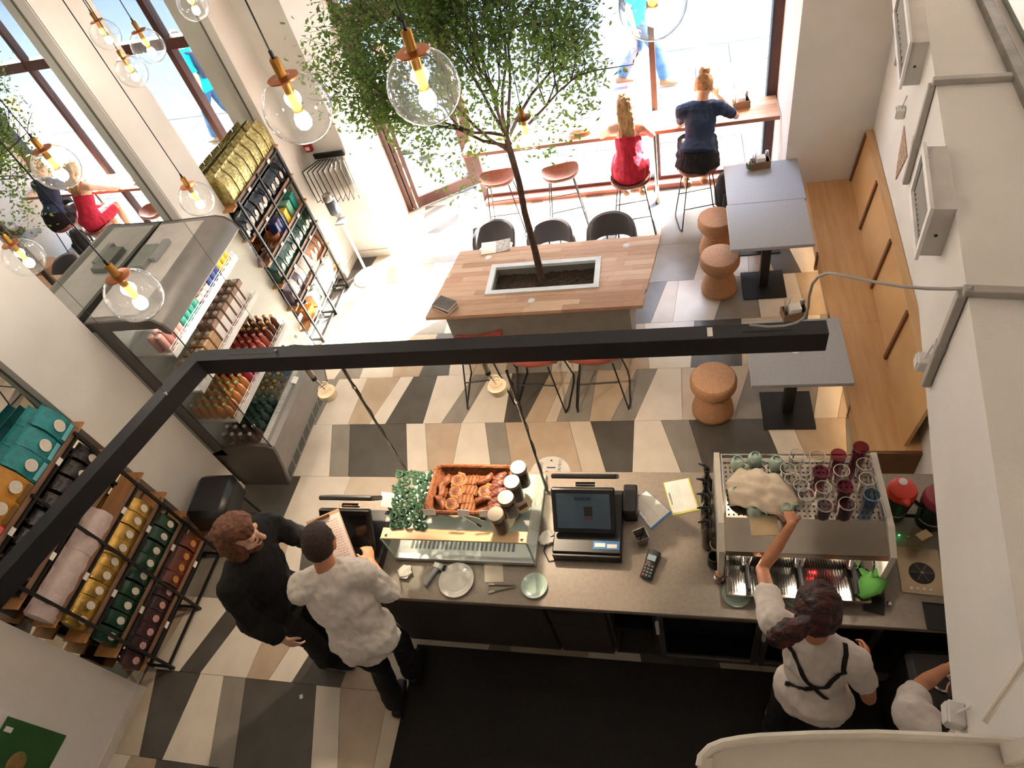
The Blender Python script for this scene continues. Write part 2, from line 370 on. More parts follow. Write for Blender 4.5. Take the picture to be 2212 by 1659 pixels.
p = onface(1966, 0, .015); q = onface(1936, 140, .015)
trunk('short grey cable trunking ending beside the far vent', [(Vector((q.x, q.y, 2.98)), Vector((q.x, q.y, q.z)), 'face')])
# sockets on the parapet edge
SOCK = mat('socket_plastic', 'e8e4de', .5)
for a, lb in (((1945, 243), 'small white junction box under the far vent'), ((1993, 782), 'white socket box hanging beside the oak bench'), ((2062, 1545), 'white socket box on the parapet above the second barista')):
    p = onface(*a, .02); t = thing('junction_box', lb, 'box', p, 0, 'boxes on the parapet'); t.rotation_euler = rotU.to_euler()
    part('box_body', MB().box((0, 0, 0), (.06, .04, .05), None, .004), SOCK, t)
    part('cover', MB().box((0, -.022, 0), (.05, .006, .04), None, .002), SOCK, t); part('cable_stub', MB().cyl((0, 0, .02), (0, .012, .09), .004), SOCK, t)
# chipped plaster on the parapet edge
p = onface(1948, 330, .002)
m = MB(); c = [onface(*q, .004) for q in ((1952, 272), (1959, 338), (1950, 355), (1934, 388), (1938, 350))]
m.add([v-p for v in c]+[v-p+NRM*-.006 for v in c], [(0, 1, 2, 3, 4), (9, 8, 7, 6, 5)]+[(i, (i+1) % 5, (i+1) % 5+5, i+5) for i in range(5)])
solo('plaster_chip', m, mat('bare_plaster', 'c7a88e', .9, col2='8d7460', scale=60), 'broken brown chip in the white parapet plaster', 'damage', p, smooth=0)
# curb and glazing strip on the ledge (far right)
a = atz(2128, 0, 3.12); b = atz(2216, 190, 3.12); d = (b-a).normalized()
rot = Matrix((d, Vector((-d.y, d.x, 0)), Vector((0, 0, 1)))).transposed()
struct('trim_1', MB().box((a+b)/2-d*.1+Vector((.0, 0, -.005)), ((b-a).length+1.4, .05, .04), rot, .006), mat('gallery_rail', '8b857c', .5, col2='6f6a62'), smooth=0)
struct('trim_2', MB().box((a+b)/2+Vector((-d.y, d.x, 0))*.35, ((b-a).length+1.2, .55, .03), rot), mat('gallery_glass_edge', '9aa39e', .25), smooth=0)
# white ledge in front of the camera
pts = [atz(x, y, 3.3) for x, y in ((1513, 1660), (1516, 1640), (1535, 1620), (1562, 1609), (1600, 1602), (1645, 1597), (1760, 1592), (1900, 1590), (2060, 1597), (2180, 1604), (2230, 1612))]
pl = [(p.x, p.y) for p in pts]+[(pts[-1].x+.1, -.3), (pts[0].x, -.3)]
led = struct('trim_3', MB().prism(pl[::-1], 3.20, 3.292), mat('ledge_paint', 'd5cdbf', .7, col2='cbc2b3', scale=5), smooth=0)
part('lip', MB().tube([(p.x, p.y+.004, 3.292) for p in pts], .009, 8), mat('ledge_lip', 'e0d8cb', .6), led)
part('post', MB().box((pts[-2].x, pts[-2].y-.02, 3.34), (.014, .03, .09), rotm(0, R(12), 0)), mat('ledge_lip', 'e0d8cb'), led)
part('brace', MB().cyl((pts[-2].x-.03, pts[-2].y+.03, 3.3), (pts[-2].x+.04, pts[-2].y+.12, 3.36), .006), mat('ledge_lip', 'e0d8cb'), led)
part('joint', MB().box((pts[0].x+.01, pts[0].y-.03, 3.27), (.03, .1, .06), None, .004), mat('ledge_paint', 'd5cdbf'), led)
# ---------------------------------------------------------------- window, door
win = struct('window_1', MB().b2((-2.44, 7.09, 0), (-2.36, 7.2, 3.55)).b2((-.25, 7.1, .1), (-.19, 7.19, 3.55)).b2((.97, 7.09, 0), (1.05, 7.2, 3.55)).b2((-2.36, 7.09, 0), (.97, 7.2, .10)).b2((-2.36, 7.09, 3.47), (.97, 7.2, 3.55)).b2((-2.36, 7.09, 2.42), (-.25, 7.2, 2.54)).b2((-.19, 7.09, 2.42), (.97, 7.2, 2.54)), BROWNF, smooth=0)
DARKF = mat('dark_frame_seal', '2c2626', .5)
part('frame_seal', MB().b2((.945, 7.08, 0), (.972, 7.21, 3.5)), DARKF, win, 0)
WGL = glass('window_glass', (.97, .99, 1.0), .9)
for a, b, c, d_ in ((-2.36, -.25, .1, 2.42), (-.19, .97, .1, 2.42), (-2.36, -.25, 2.54, 3.47), (-.19, .97, 2.54, 3.47)):
    part('pane', MB().b2((a, 7.146, c), (b, 7.150, d_)), WGL, win, 0)
part('sill', MB().b2((-2.4, 6.98, 0), (1.04, 7.1, .06)), mat('sill_paint', 'a8695c', .5), win, 0)
dr = struct('door_1', MB().b2((-3.5, 7.05, 0), (-3.43, 7.18, 3.55)).b2((-3.43, 7.05, 2.42), (-2.44, 7.18, 2.54)).b2((-3.43, 7.09, 3.47), (-2.44, 7.2, 3.55)), BROWNF, smooth=0)
part('overlight_pane', MB().b2((-3.43, 7.13, 2.54), (-2.44, 7.134, 3.47)), WGL, dr, 0)
leaf = link('door_leaf', MB().b2((0, -.03, .02), (.11, .03, 2.40)).b2((.84, -.03, .02), (.95, .03, 2.40)).b2((.11, -.03, .02), (.84, .03, .17)).b2((.11, -.03, 2.28), (.84, .03, 2.40)).mesh('door_leaf', 0), BROWNF, dr, (-3.42, 7.06, 0), R(29))
part('pane', MB().b2((.11, -.003, .17), (.84, .003, 2.28)), WGL, leaf, 0)
part('handle', MB().tube([(.9, -.03, .9), (.9, -.07, .9), (.9, -.07, 1.3), (.9, -.03, 1.3)], .011), STEEL, leaf)
part('hinge_strip', MB().b2((.045, -.036, .02), (.062, -.03, 2.4)), CHROME, leaf, 0)
# ---------------------------------------------------------------- street outside
pave = struct('pavement', MB().b2((-14, 7.35, -.2), (14, 10.62, -.03)), mat('paving_joint', '5c6164', .9))
PV = [mat('paving_slab_%d' % i, c, .85, col2=d, scale=6) for i, (c, d) in enumerate((('62676c', '5d6267'), ('686d72', '63686d'), ('5d6267', '585d62')))]
sl = [MB().box((0, 0, -.012), (.992, .642, .036), None, .003).mesh('slab', 0) for _ in range(3)]
for s_, p_ in zip(sl, PV): s_.materials.append(p_)
for j in range(5):
    for i in range(-7, 5):
        k = random.randrange(3); o = bpy.data.objects.new('slab', sl[k]); COL.objects.link(o); o.parent = pave; o.location = (i*1.0+.5*(j % 2)+.3, 7.68+.65*j, -.018)
struct('kerb', MB().b2((-14, 10.62, -.2), (14, 10.80, 0)), mat('kerb_stone', '85898c', .8))
struct('street', MB().b2((-30, 10.80, -.25), (30, 40, -.09)), mat('asphalt', '50565c', .9, col2='4b5157', scale=30))
struct('building_far', MB().b2((-30, 26, -.1), (60, 27, 16.1)), mat('far_render', 'b9a995', .9, col2='ab9b87', scale=1))
struct('sun_blocker', MB().b2((-4.5, 7.35, 3.55), (2.5, 8.25, 3.62)), mat('sun_blocker_surface', 'cfc8bd', .9))  # unseen slab added to keep sun out of the upper window
# ================================================================ bar counter
CT = mat('counter_stone', '8f8377', .45, col2='867a6e', scale=40)
DKC = mat('cabinet_dark_laminate', '39332f', .6, scale=6)
CZ = .95
ct = thing('counter_top', 'long grey-brown stone worktop of the bar', 'counter', (-.2, 1.9, 0))
part('slab', MB().b2((-1.76, -.475, CZ-.04), (1.68, .47, CZ), .003), CT, ct)
part('till_end_slab', MB().b2((-2.22, -.36, CZ-.04), (-1.764, .22, CZ), .003), CT, ct)
part('customer_side_panel', MB().b2((-1.74, .40, 0), (1.66, .43, CZ-.042)), DKC, ct, 0)
part('support_panel', MB().b2((-2.2, -.3, 0), (-2.17, .18, CZ-.042)), DKC, ct, 0)
def cab(lb, x0, x1, build):
    t = thing('bar_cabinet', lb, 'cabinet', (x0, 1.47, 0), 0, 'cabinets under the bar worktop'); w = x1-x0
    m = MB().b2((0, .0, .08), (.02, .7, CZ-.045)).b2((w-.02, 0, .08), (w, .7, CZ-.045)).b2((.02, .68, .08), (w-.02, .7, CZ-.045)).b2((.02, 0, .08), (w-.02, .68, .1))
    part('carcass', m, DKC, t, 0); build(t, w); return t
def plain(t, w): part('door', MB().b2((.004, -.02, .1), (w-.004, 0, CZ-.05), .002), DKC, t)
def drawer(t, w):
    d = part('drawer', MB().b2((.004, -.02, .62), (w-.004, 0, CZ-.12), .002), DKC, t)
    part('slot', MB().b2((.05, -.023, .80), (w-.05, -.018, .815)), BLACKP, d, 0)
    part('door', MB().b2((.004, -.02, .1), (w-.004, 0, .61), .002), DKC, t)
def openb(t, w): part('shelf', MB().b2((.02, .02, .48), (w-.02, .68, .50)), BLACKP, t, 0)
def fridged(t, w):
    m = MB().b2((.0, -.03, .12), (.035, 0, .9)).b2((w-.035, -.03, .12), (w, 0, .9)).b2((.035, -.03, .12), (w-.035, 0, .17)).b2((.035, -.03, .85), (w-.035, 0, .9))
    d = part('glass_door', m, mat('fridge_door_steel', '77736e', .35, .7), t, 0)
    part('pane', MB().b2((.035, -.018, .17), (w-.035, -.012, .85)), glass('dark_glass', (.25, .32, .36), 1.4), d, 0)
    part('handle', MB().box((.0, -.045, .72), (.02, .03, .16), None, .005), mat('handle_white', 'd8d4cd'), d)
    part('wire_shelf', MB().b2((.03, .02, .5), (w-.03, .6, .51)).b2((.03, .02, .74), (w-.03, .6, .75)), mat('pale_shelf', '9fb4bd', .4), t, 0)
cab('plain dark bar cabinet at the till end', -2.0, -.87, plain)
cab('dark bar cabinet with a slotted drawer', -.86, -.5, drawer)
cab('open black bar cabinet between drawer and glass fridge', -.49, -.2, openb)
cab('glass-door bar fridge under the card terminal', -.19, .40, fridged)
cab('glass-door bar fridge right of the reaching barista', .41, 1.0, fridged)
cab('open bar cabinet at the parapet end', 1.01, 1.42, openb)
solo('rubber_mat', MB().b2((-1.98, -.9, .0), (1.42, 1.44, .008), .003), mat('black_rubber', '17130f', .9, col2='1d1814', scale=60, bump=.3), 'black rubber floor mat behind the bar', 'mat')

# ---------------------------------------------------------------- light beam and poles
BEAM = mat('beam_black', '26272a', .5, .2, scale=12)
bm = thing('light_beam', 'black L-shaped hanging light beam over the bar', 'light', (-1.1, 2.31, 2.2))
part('long_arm', MB().b2((-1.74, -.045, 0), (1.76, .045, .12), .002), BEAM, bm)
sa = Vector((-2.84, 2.31, 0)); sb = Vector((-3.33, .62, 0)); d = (sb-sa); rs = Matrix((d.normalized(), Vector((-d.y, d.x, 0)).normalized(), Vector((0, 0, 1)))).transposed()
part('short_arm', MB().box((sa+sb)/2-Vector((-1.1, 2.31, 0))+Vector((0, 0, .0595)), (d.length+.06, .09, .12), rs, .002), BEAM, bm)
LED = emis('led_warm', 'ffe2bd', 2.6)
part('led_strip', MB().b2((-1.6, -.02, -.004), (1.7, .02, -.001)), LED, bm, 0)
part('led_strip', MB().box((sa+sb)/2-Vector((-1.1, 2.31, 0))+Vector((0, 0, -.0025)), (d.length-.1, .04, .003), rs), LED, bm, 0)
part('label_sticker', MB().b2((1.22, -.03, .1205), (1.245, .03, .1215)), PAPER, bm, 0, 'small white sticker')
part('slot', MB().b2((1.38, -.012, .1203), (1.6, .012, .122)), BLACKP, bm, 0); part('slot', MB().b2((-1.5, -.008, .1203), (-1.2, .008, .1215)), BLACKP, bm, 0)
wq = atz(360, 852, 2.32)-Vector((-1.1, 2.31, 0))
for q in ((-1.18, 0), (wq.x, wq.y)): part('suspension_wire', MB().cyl((q[0], q[1], .11), (q[0], q[1], CEIL-2.2), .0014, 5), mat('wire_dark', '55504c', .4, .5), bm); part('wire_clamp', MB().cyl((q[0], q[1], .12), (q[0], q[1], .135), .009, 8), CHROME, bm)
def pole(px, py, lb):
    b = atz(px, py, CZ); t = thing('steel_pole', lb, 'pole', (b.x, b.y, CZ), 0, 'poles between beam and worktop')
    part('tube', MB().cyl((0, 0, .006), (0, 0, 1.248), .0085), mat('dark_chrome', '8a8780', .25, 1), t)
    part('foot', MB().cyl((0, 0, 0), (0, 0, .012), .022, 16), STEEL, t); part('collar', MB().cyl((0, 0, .98), (0, 0, 1.0), .013), CHROME, t)
    part('cable', MB().tube([(.01+.004*math.sin(k*1.7), .003*math.cos(k*2.1), .02+k*.06) for k in range(20)], .0028, 5), BLACKP, t)
pole(880, 1022, 'steel pole at the till end of the pastry case'); pole(1182, 1062, 'steel pole at the jar end of the pastry case')
def spot(px, py, lb):
    c = aty(px, py, 2.31); t = thing('spotlight', lb, 'lamp', (c.x, 2.31, c.z), 0, 'spotlights under the light beam')
    h = 2.2-c.z
    part('stem', MB().cyl((-.03, 0, h-.004), (-.025, 0, h-.11), .016, 14), STEEL, t); part('stem_end', MB().cyl((-.025, 0, h-.112), (-.025, 0, h-.135), .017, 14), BLACKP, t)
    IV = mat('ivory_plastic', 'e6d3b8', .45)
    part('drum', MB().lathe([(.02, -.035), (.05, -.03), (.058, .0), (.056, .022), (.03, .03), (.01, .028)], (0, 0, 0), 24), IV, t)
    part('coiled_cable', MB().tube([(.034*math.cos(a*.5), .034*math.sin(a*.5), .03+.0015*a) for a in range(30)], .003, 6), IV, t)
    part('rod', MB().cyl((-.025, 0, h-.13), (.0, 0, .03), .006), CHROME, t); part('tip', MB().cyl((0, 0, -.035), (.006, 0, -.06), .006), BLACKP, t)
    l = bpy.data.lights.new('spot_light', 'SPOT'); l.energy = 12; l.color = (1, .78, .55); l.spot_size = R(110); l.shadow_soft_size = .03
    lo = bpy.data.objects.new('spot_light', l); COL.objects.link(lo); lo.parent = t; lo.location = (0, 0, -.07)
spot(708, 850, 'ivory spotlight drum hanging under the beam before the fridge grille'); spot(1075, 838, 'ivory spotlight drum hanging under the beam before the chairs')
# cable from the parapet to the beam
pa = onface(2102, 622); pa.z = 3.12; pb = Vector((.28, 2.31, 2.325)); px_ = [(2102, 622), (2050, 624), (2000, 623), (1950, 619), (1900, 611), (1850, 601), (1815, 593), (1788, 590), (1768, 597), (1755, 613), (1748, 640), (1746, 665), (1738, 686), (1722, 697), (1695, 704), (1660, 706), (1618, 702)]
da = (pa-Vector((0, 0, CAM_Z))).length; db = (aty(1618, 702, 2.31)-Vector((0, 0, CAM_Z))).length
pts = []
for i, q in enumerate(px_):
    u = i/(len(px_)-1); pts.append(Vector((0, 0, CAM_Z))+ray(*q).normalized()*(da+(db-da)*min(1, u*1.25)))
c0 = pts[0].copy()
solo('power_cable', MB().tube([p-c0 for p in pts], .006, 8), mat('grey_cable', 'a39c95', .6), 'grey cable drooping from the parapet to the light beam', 'cable', c0)

# ---------------------------------------------------------------- tables
TW = mat('butcher_block', 'c79a75', .45, col2='b98a66', scale=3, stretch=(1, 8, 1))
STAVE = [mat('butcher_stave_%d' % i, a, .42, col2=b, scale=4, stretch=(1.5, 14, 1), bump=.02) for i, (a, b) in enumerate((('d6b296', 'cba486'), ('caa184', 'c09576'), ('dcbda2', 'd2b091'), ('c0977b', 'b58b6e'), ('d0aa8d', 'c59d7e')))]
T0 = Vector((-1.24, 4.64, 0)); TZ = .76; SH = .157/.95
bt = thing('planter_table', 'large slanted wooden table with a tree planter in its middle', 'table', T0)
def shr(x, y): return (x+SH*(y+.475), y)
def cut(x0, x1, y): return None
y = -.475; rr = random.Random(3); hole = (-.50, .50, -.17, .17)
hx0, hx1, hy0, hy1 = -.54, .53, -.215, .21
strips = [-.475+.0678*i for i in range(15)]
for a, b in zip(strips, strips[1:]):
    x = -1.08-rr.uniform(0, .5)
    while x < .92:
        w = rr.uniform(.35, .7); x0 = max(x, -1.08); x1 = min(x+w, .92); x += w
        segs = [(x0, x1)]
        ym = (a+b)/2
        if hy0 < ym < hy1:
            s = SH*(ym+.475); h0, h1 = hx0-s, hx1-s; segs = []
            if x0 < h0: segs.append((x0, min(x1, h0)))
            if x1 > h1: segs.append((max(x0, h1), x1))
        for q0, q1 in segs:
            if q1-q0 < .02: continue
            g = .0006
            p4 = [shr(q0+g, a+g), shr(q1-g, a+g), shr(q1-g, b-g), shr(q0+g, b-g)]
            part('stave', MB().prism(p4, TZ-.036, TZ+rr.uniform(-.0006, .0006)), rr.choice(STAVE), bt, 0)
PLW = mat('planter_rim_white', 'e8edf2', .4)
m = MB().b2((hx0, hy0, TZ-.02), (hx1, hy0+.05, TZ+.012)).b2((hx0, hy1-.05, TZ-.02), (hx1, hy1, TZ+.012)).b2((hx0, hy0+.05, TZ-.02), (hx0+.05, hy1-.05, TZ+.012)).b2((hx1-.05, hy0+.05, TZ-.02), (hx1, hy1-.05, TZ+.012))
part('planter_rim', m, PLW, bt, 0)
m = MB().b2((hx0+.05, hy0+.045, .5), (hx1-.05, hy0+.052, TZ-.02)).b2((hx0+.05, hy1-.052, .5), (hx1-.05, hy1-.045, TZ-.02)).b2((hx0+.045, hy0+.05, .5), (hx0+.052, hy1-.05, TZ-.02)).b2((hx1-.052, hy0+.05, .5), (hx1-.045, hy1-.05, TZ-.02))
part('planter_box', m, mat('planter_grey', '77736d', .6), bt, 0)
sv = MB(); nx, ny = 40, 16
vs = [(hx0+.05+(hx1-hx0-.1)*i/nx, hy0+.05+(hy1-hy0-.1)*j/ny, .665+.02*noise.noise((i*.6, j*.6, 1))+.008*random.random()) for j in range(ny+1) for i in range(nx+1)]
sv.add(vs, [(j*(nx+1)+i, j*(nx+1)+i+1, (j+1)*(nx+1)+i+1, (j+1)*(nx+1)+i) for j in range(ny) for i in range(nx)])
so = part('soil', sv, mat('bark_soil', '4c3a2c', .95, col2='2e2219', scale=60, bump=.6), bt, 0); so['kind'] = 'stuff'
PED = mat('pedestal_grey', '8b8680', .6, col2='827d77', scale=8)
part('pedestal', MB().b2((-.92, -.40, 0), (.80, hy0+.04, TZ-.037)).b2((-.92, hy1-.04, 0), (.80, .36, TZ-.037)).b2((-.92, hy0+.04, 0), (hx0+.04, hy1-.04, TZ-.037)).b2((hx1-.04, hy0+.04, 0), (.80, hy1-.04, TZ-.037)), PED, bt, 0)
for px, py in ((1353, 531), (1148, 650), (1055, 557)):
    p = atz(px, py, TZ); part('cable_grommet', MB().lathe([(.001, 0), (.033, 0), (.033, .003), (.027, .005), (.001, .005)], p-T0, 20), mat('grommet_white', 'efece8', .4), bt)
# books on the table
p = atz(962, 660, TZ+.03)
b = thing('book', 'upper grey-covered book of the stack on the wooden table', 'book', (p.x, p.y, TZ+.034), R(-28), 'books on the wooden table')
def book(t, w, l, h, mc):
    part('cover', MB().b2((-w/2, -l/2, 0), (w/2, l/2, .003)).b2((-w/2, -l/2, h-.003), (w/2, l/2, h)).b2((-w/2, -l/2, .003), (-w/2+.003, l/2, h-.003)), mc, t, 0)
    part('pages', MB().b2((-w/2+.004, -l/2+.003, .003), (w/2-.003, l/2-.003, h-.003)), PAPER, t, 0)
book(b, .20, .135, .033, mat('book_grey', '6f6a63', .6, col2='5c5852', scale=14))
b = thing('book', 'lower brown-covered book of the stack on the wooden table', 'book', (p.x-.005, p.y-.005, TZ+.002), R(-32), 'books on the wooden table'); book(b, .20, .14, .03, mat('book_brown', '8b6a52', .6))
GT = mat('grey_table_laminate', 'a9a9ad', .5, col2='a2a2a6', scale=60)
def gtable(x0, y0, lb):
    t = thing('pedestal_table', lb, 'table', (x0+.35, y0+.333, 0), 0, 'grey tables along the bench')
    part('table_top', MB().b2((-.35, -.333, .715), (.345, .332, .75), .003), GT, t)
    for s in (-.0,):
        part('column', MB().b2((-.04, s-.04, .012), (.04, s+.04, .715)), BLACKM, t, 0); part('base_plate', MB().b2((-.2, s-.2, 0), (.2, s+.2, .012), .003), BLACKM, t)
gtable(.46, 5.487, 'grey square table in the corner by the window'); gtable(.445, 4.82, 'grey square table pushed against the window-corner table'); gtable(.49, 3.25, 'grey square table nearest the espresso machine')
CORK = mat('cork', 'b58865', .85, col2='a07452', scale=90, bump=.25, bscale=200)
CORKT = mat('cork_top', 'c79c7c', .85, col2='b98c6b', scale=90, bump=.2, bscale=200)
for (px, py), lb in (((1541, 815), 'hourglass cork stool standing alone beside the nearer grey table'), ((1555, 551), 'hourglass cork stool at the near corner of the window table'), ((1548, 468), 'hourglass cork stool at the far side of the window table')):
    p = atz(px, py, .45); t = thing('cork_stool', lb, 'stool', (p.x, p.y, 0), 0, 'cork stools')
    part('body', MB().lathe([(.14, 0), (.172, .02), (.172, .06), (.155, .14), (.125, .215), (.12, .245), (.128, .275), (.165, .315), (.187, .36), (.187, .415), (.18, .44), (.168, .448)], (0, 0, 0), 36), CORK, t, 60)
    part('top', MB().lathe([(.169, .4482), (.165, .45), (.001, .4505)], (0, 0, 0), 36), CORKT, t)
# ---------------------------------------------------------------- bench
OAK = mat('oak_veneer', 'd6ab78', .42, col2='c99a66', scale=2.2, stretch=(9, .8, 1), detail=6)
OAKD = mat('oak_end_brown', '7d4f2a', .5, col2='6d4423', scale=4)
bn = thing('oak_bench', 'long built-in oak bench along the right wall', 'bench', (1.3, 4.5, 0))
def bx(y): return 1.27-1.3
yy = [2.87, 4.14, 6.15]
for a, b in zip(yy, yy[1:]):
    part('seat_panel', MB().prism([(1.21-1.3, a-4.5+.001), (xr(a)-.002-1.3, a-4.5+.001), (xr(b)-.002-1.3, b-4.5-.001), (1.27-1.3 if b > 6 else 1.22-1.3, b-4.5-.001)], .42, .452), OAK, bn, 0)
part('front_apron', MB().prism([(-.07, -1.61), (-.05, -1.61), (-.02, 1.64), (-.04, 1.64)], .25, .42), OAK, bn, 0)
part('plinth', MB().prism([(.03, -1.6), (.06, -1.6), (.07, 1.64), (.04, 1.64)], 0, .42), mat('plinth_cream', 'd9c9ae', .7), bn, 0)
part('led_strip', MB().prism([(-.005, -1.58), (.02, -1.58), (.03, 1.6), (.005, 1.6)], .244, .248), emis('bench_led', 'ffd9a0', 1.8), bn, 0)
part('end_panel', MB().b2((-.08, -1.655, 0), (xr(2.87)-1.304, -1.632, .452)), OAKD, bn, 0)
bks = [2.9, 3.74, 4.55, 5.35, 6.15]
for a, b in zip(bks, bks[1:]):
    o = .004
    vs = []
    for y in (a+.012, b-.012):
        w = xr(y)-1.3
        vs += [(w-.11, y-4.5, .452), (w-.085, y-4.5, .452), (w-.03, y-4.5, .95), (w-.055, y-4.5, .95)]
    part('back_panel', MB().add(vs, [(3, 2, 1, 0), (4, 5, 6, 7), (0, 1, 5, 4), (1, 2, 6, 5), (2, 3, 7, 6), (3, 0, 4, 7)]), OAK, bn, 0)
    vs = [(x-.004 if i % 2 == 0 else x, y, z) for i, (x, y, z) in enumerate(vs)]
part('back_top_rail', MB().prism([(xr(2.9)-1.365, -1.6), (xr(2.9)-1.304, -1.6), (xr(6.15)-1.304, 1.65), (xr(6.15)-1.365, 1.65)], .95, .972), mat('oak_rail', 'd3aa7c', .45, col2='c89d6d', scale=3, stretch=(9, .8, 1)), bn, 0)
for y in (3.74, 4.55, 5.35, 6.12):
    w = xr(y)-1.3
    part('batten', MB().box((w-.092, y-4.5, .70), (.022, .034, .505), rotm(0, R(6.3), 0)), OAKD, bn, 0)
for y in (3.35, 4.35, 5.1): part('leg_divider', MB().box((-.045, y-4.5, .31), (.05, .03, .2)), OAKD, bn, 0)

# ---------------------------------------------------------------- window bar
WB = [mat('window_bar_%d' % i, a, .45, col2=b, scale=3, stretch=(1.2, 14, 1)) for i, (a, b) in enumerate((('d4a27b', 'c8946b'), ('cb9670', 'be8860'), ('dab08c', 'cfa37d')))]
wb = thing('window_bar', 'narrow wooden bar top running along the window', 'counter', (-.7, 6.85, 0))
for i in range(5):
    ya = -.2+.085*i
    for k, (xa, xb) in enumerate(((-1.70, -.4+.2*(i % 2)), (-.4+.2*(i % 2), .75-.15*(i % 3)), (.75-.15*(i % 3), 1.735))):
        part('plank', MB().b2((xa+.0005, ya, .905), (xb-.0005, ya+.0845, .945), .001), WB[(i+k) % 3], wb, 0)
part('front_edge', MB().b2((-1.70, -.208, .905), (1.735, -.2005, .945)), mat('bar_edge', 'a9745a', .5), wb, 0)
pq = atz(1421, 437, 0)
part('post', MB().cyl((pq.x+.7, pq.y-6.85, .02), (pq.x+.7, pq.y-6.85, .905), .021, 14), CHROME, wb); part('post_foot', MB().cyl((pq.x+.7, pq.y-6.85, 0), (pq.x+.7, pq.y-6.85, .06), .034, 14), STEEL, wb)
# ---------------------------------------------------------------- stools and chairs
def wire_legs(t, w, d, h, r=.0075, foot=True, m=BLACKM, ring=.28):
    for s in (-1, 1):
        fr = [(s*w*.3, -d*.28, h), (s*w*.5, -d*.46, .02), (s*w*.53, -d*.3, r), (s*w*.53, d*.3, r), (s*w*.5, d*.46, .02), (s*w*.3, d*.28, h)]
        P = []
        for a, b in zip(fr, fr[1:]):
            a = Vector(a); b = Vector(b); P += [a+(b-a)*k/3 for k in range(3)]
        P.append(Vector(fr[-1])); part('leg_loop', MB().tube(P, r, 7), m, t)
    if foot:
        z = ring; k = 1-(z-.02)/(h-.02)
        f = lambda q, e: q*(e*.3+(e*.2)*k if False else (.3+.2*k))
        part('footrest', MB().tube([(-w*(.3+.2*k), -d*(.28+.18*k), z), (w*(.3+.2*k), -d*(.28+.18*k), z)], r*.9, 7), m, t)
        part('footrest', MB().tube([(-w*(.3+.2*k), d*(.28+.18*k), z), (w*(.3+.2*k), d*(.28+.18*k), z)], r*.9, 7), m, t)
LEA = mat('brown_leather', '8d5446', .5, col2='7c473a', scale=30, bump=.1)
LEAU = mat('red_brown_shell', '9c4a3c', .5, col2='8a3f33', scale=20)
def saddle(w, d, h0, dish=.035, lift=.03, n=20):
    vs = []; rings = [(0, 0), (.35, 0), (.7, .3), (.9, .75), (1, 1)]
    for f, k in rings:
        for i in range(n):
            a = 2*math.pi*i/n; x = w/2*f*math.copysign(abs(math.cos(a))**.75, math.cos(a)); y = d/2*f*math.copysign(abs(math.sin(a))**.75, math.sin(a))
            vs.append((x, y, h0-dish*(1-f*f)+lift*f*f*(math.cos(a)**2)))
    b0 = len(vs)
    for f, dz in ((1.01, -.025), (.93, -.05), (.5, -.062)):
        for i in range(n):
            a = 2*math.pi*i/n; x = w/2*f*math.copysign(abs(math.cos(a))**.75, math.cos(a)); y = d/2*f*math.copysign(abs(math.sin(a))**.75, math.sin(a))
            vs.append((x, y, h0+dz+lift*f*f*math.cos(a)**2*.8))
    N = len(rings)+3
    fs = [(j*n+i, j*n+(i+1) % n, (j+1)*n+(i+1) % n, (j+1)*n+i) for j in range(N-1) for i in range(n)]
    fs.append(tuple(range((N-1)*n, N*n)))
    return MB().add(vs, [f[::-1] for f in fs])
for (px, py), rz, lb in (((1075, 382), 4, 'empty brown leather bar stool behind the tree trunk'), ((1210, 370), 12, 'empty brown leather bar stool left of the woman in red'), ((1362, 384), 8, 'brown bar stool under the woman in the red dress'), ((1507, 356), 10, 'brown bar stool under the person in dark blue')):
    p = atz(px, py, .70); t = thing('bar_stool', lb, 'stool', (p.x, p.y, 0), R(rz), 'leather bar stools at the window')
    part('seat', saddle(.42, .32, .70), LEA, t, 60); wire_legs(t, .42, .40, .645, .007)
FELT = mat('grey_felt', '5f5a5c', .95, col2='544f51', scale=120, bump=.25, sheen=.3)
def armchair(loc, rz, lb):
    t = thing('felt_armchair', lb, 'chair', (loc[0], loc[1], 0), R(rz), 'grey felt chairs behind the wooden table')
    part('seat', saddle(.46, .44, .46, .02, .01), FELT, t, 60)
    n = 20; vs = []; T = .035
    for i in range(n+1):
        a = math.pi*(-.12+1.24*i/n); u = abs(i-n/2)/(n/2); top = .80-.16*u**3; bot = .52+.06*u
        for rr_, z in ((.235, bot), (.255, (top+bot)/2-.02), (.245, top-.015), (.23, top), (.205, top-.012), (.212, (top+bot)/2), (.20, bot)):
            vs.append((rr_*math.cos(a), rr_*math.sin(a)*.95, z))
    fs = [(i*7+k, i*7+(k+1) % 7, (i+1)*7+(k+1) % 7, (i+1)*7+k) for i in range(n) for k in range(7)]
    fs += [tuple(range(7)), tuple(range(n*7, n*7+7))[::-1]]
    part('backrest', MB().add(vs, [f[::-1] for f in fs]), FELT, t, 60)
    for x in (-.06, .06): part('back_strut', MB().tube([(x, .16, .44), (x, .225, .50), (x, .225, .56)], .008), BLACKM, t)
    wire_legs(t, .46, .46, .42, .0075, False)
for (px, py), rz, lb in (((1070, 472), -6, 'grey felt chair at the tree side of the wooden table'), ((1190, 470), 2, 'grey felt chair in the middle of the table far side'), ((1320, 455), 3, 'grey felt chair at the right end of the table far side')):
    p = atz(px, py, .80); armchair((p.x, p.y-.22), rz, lb)
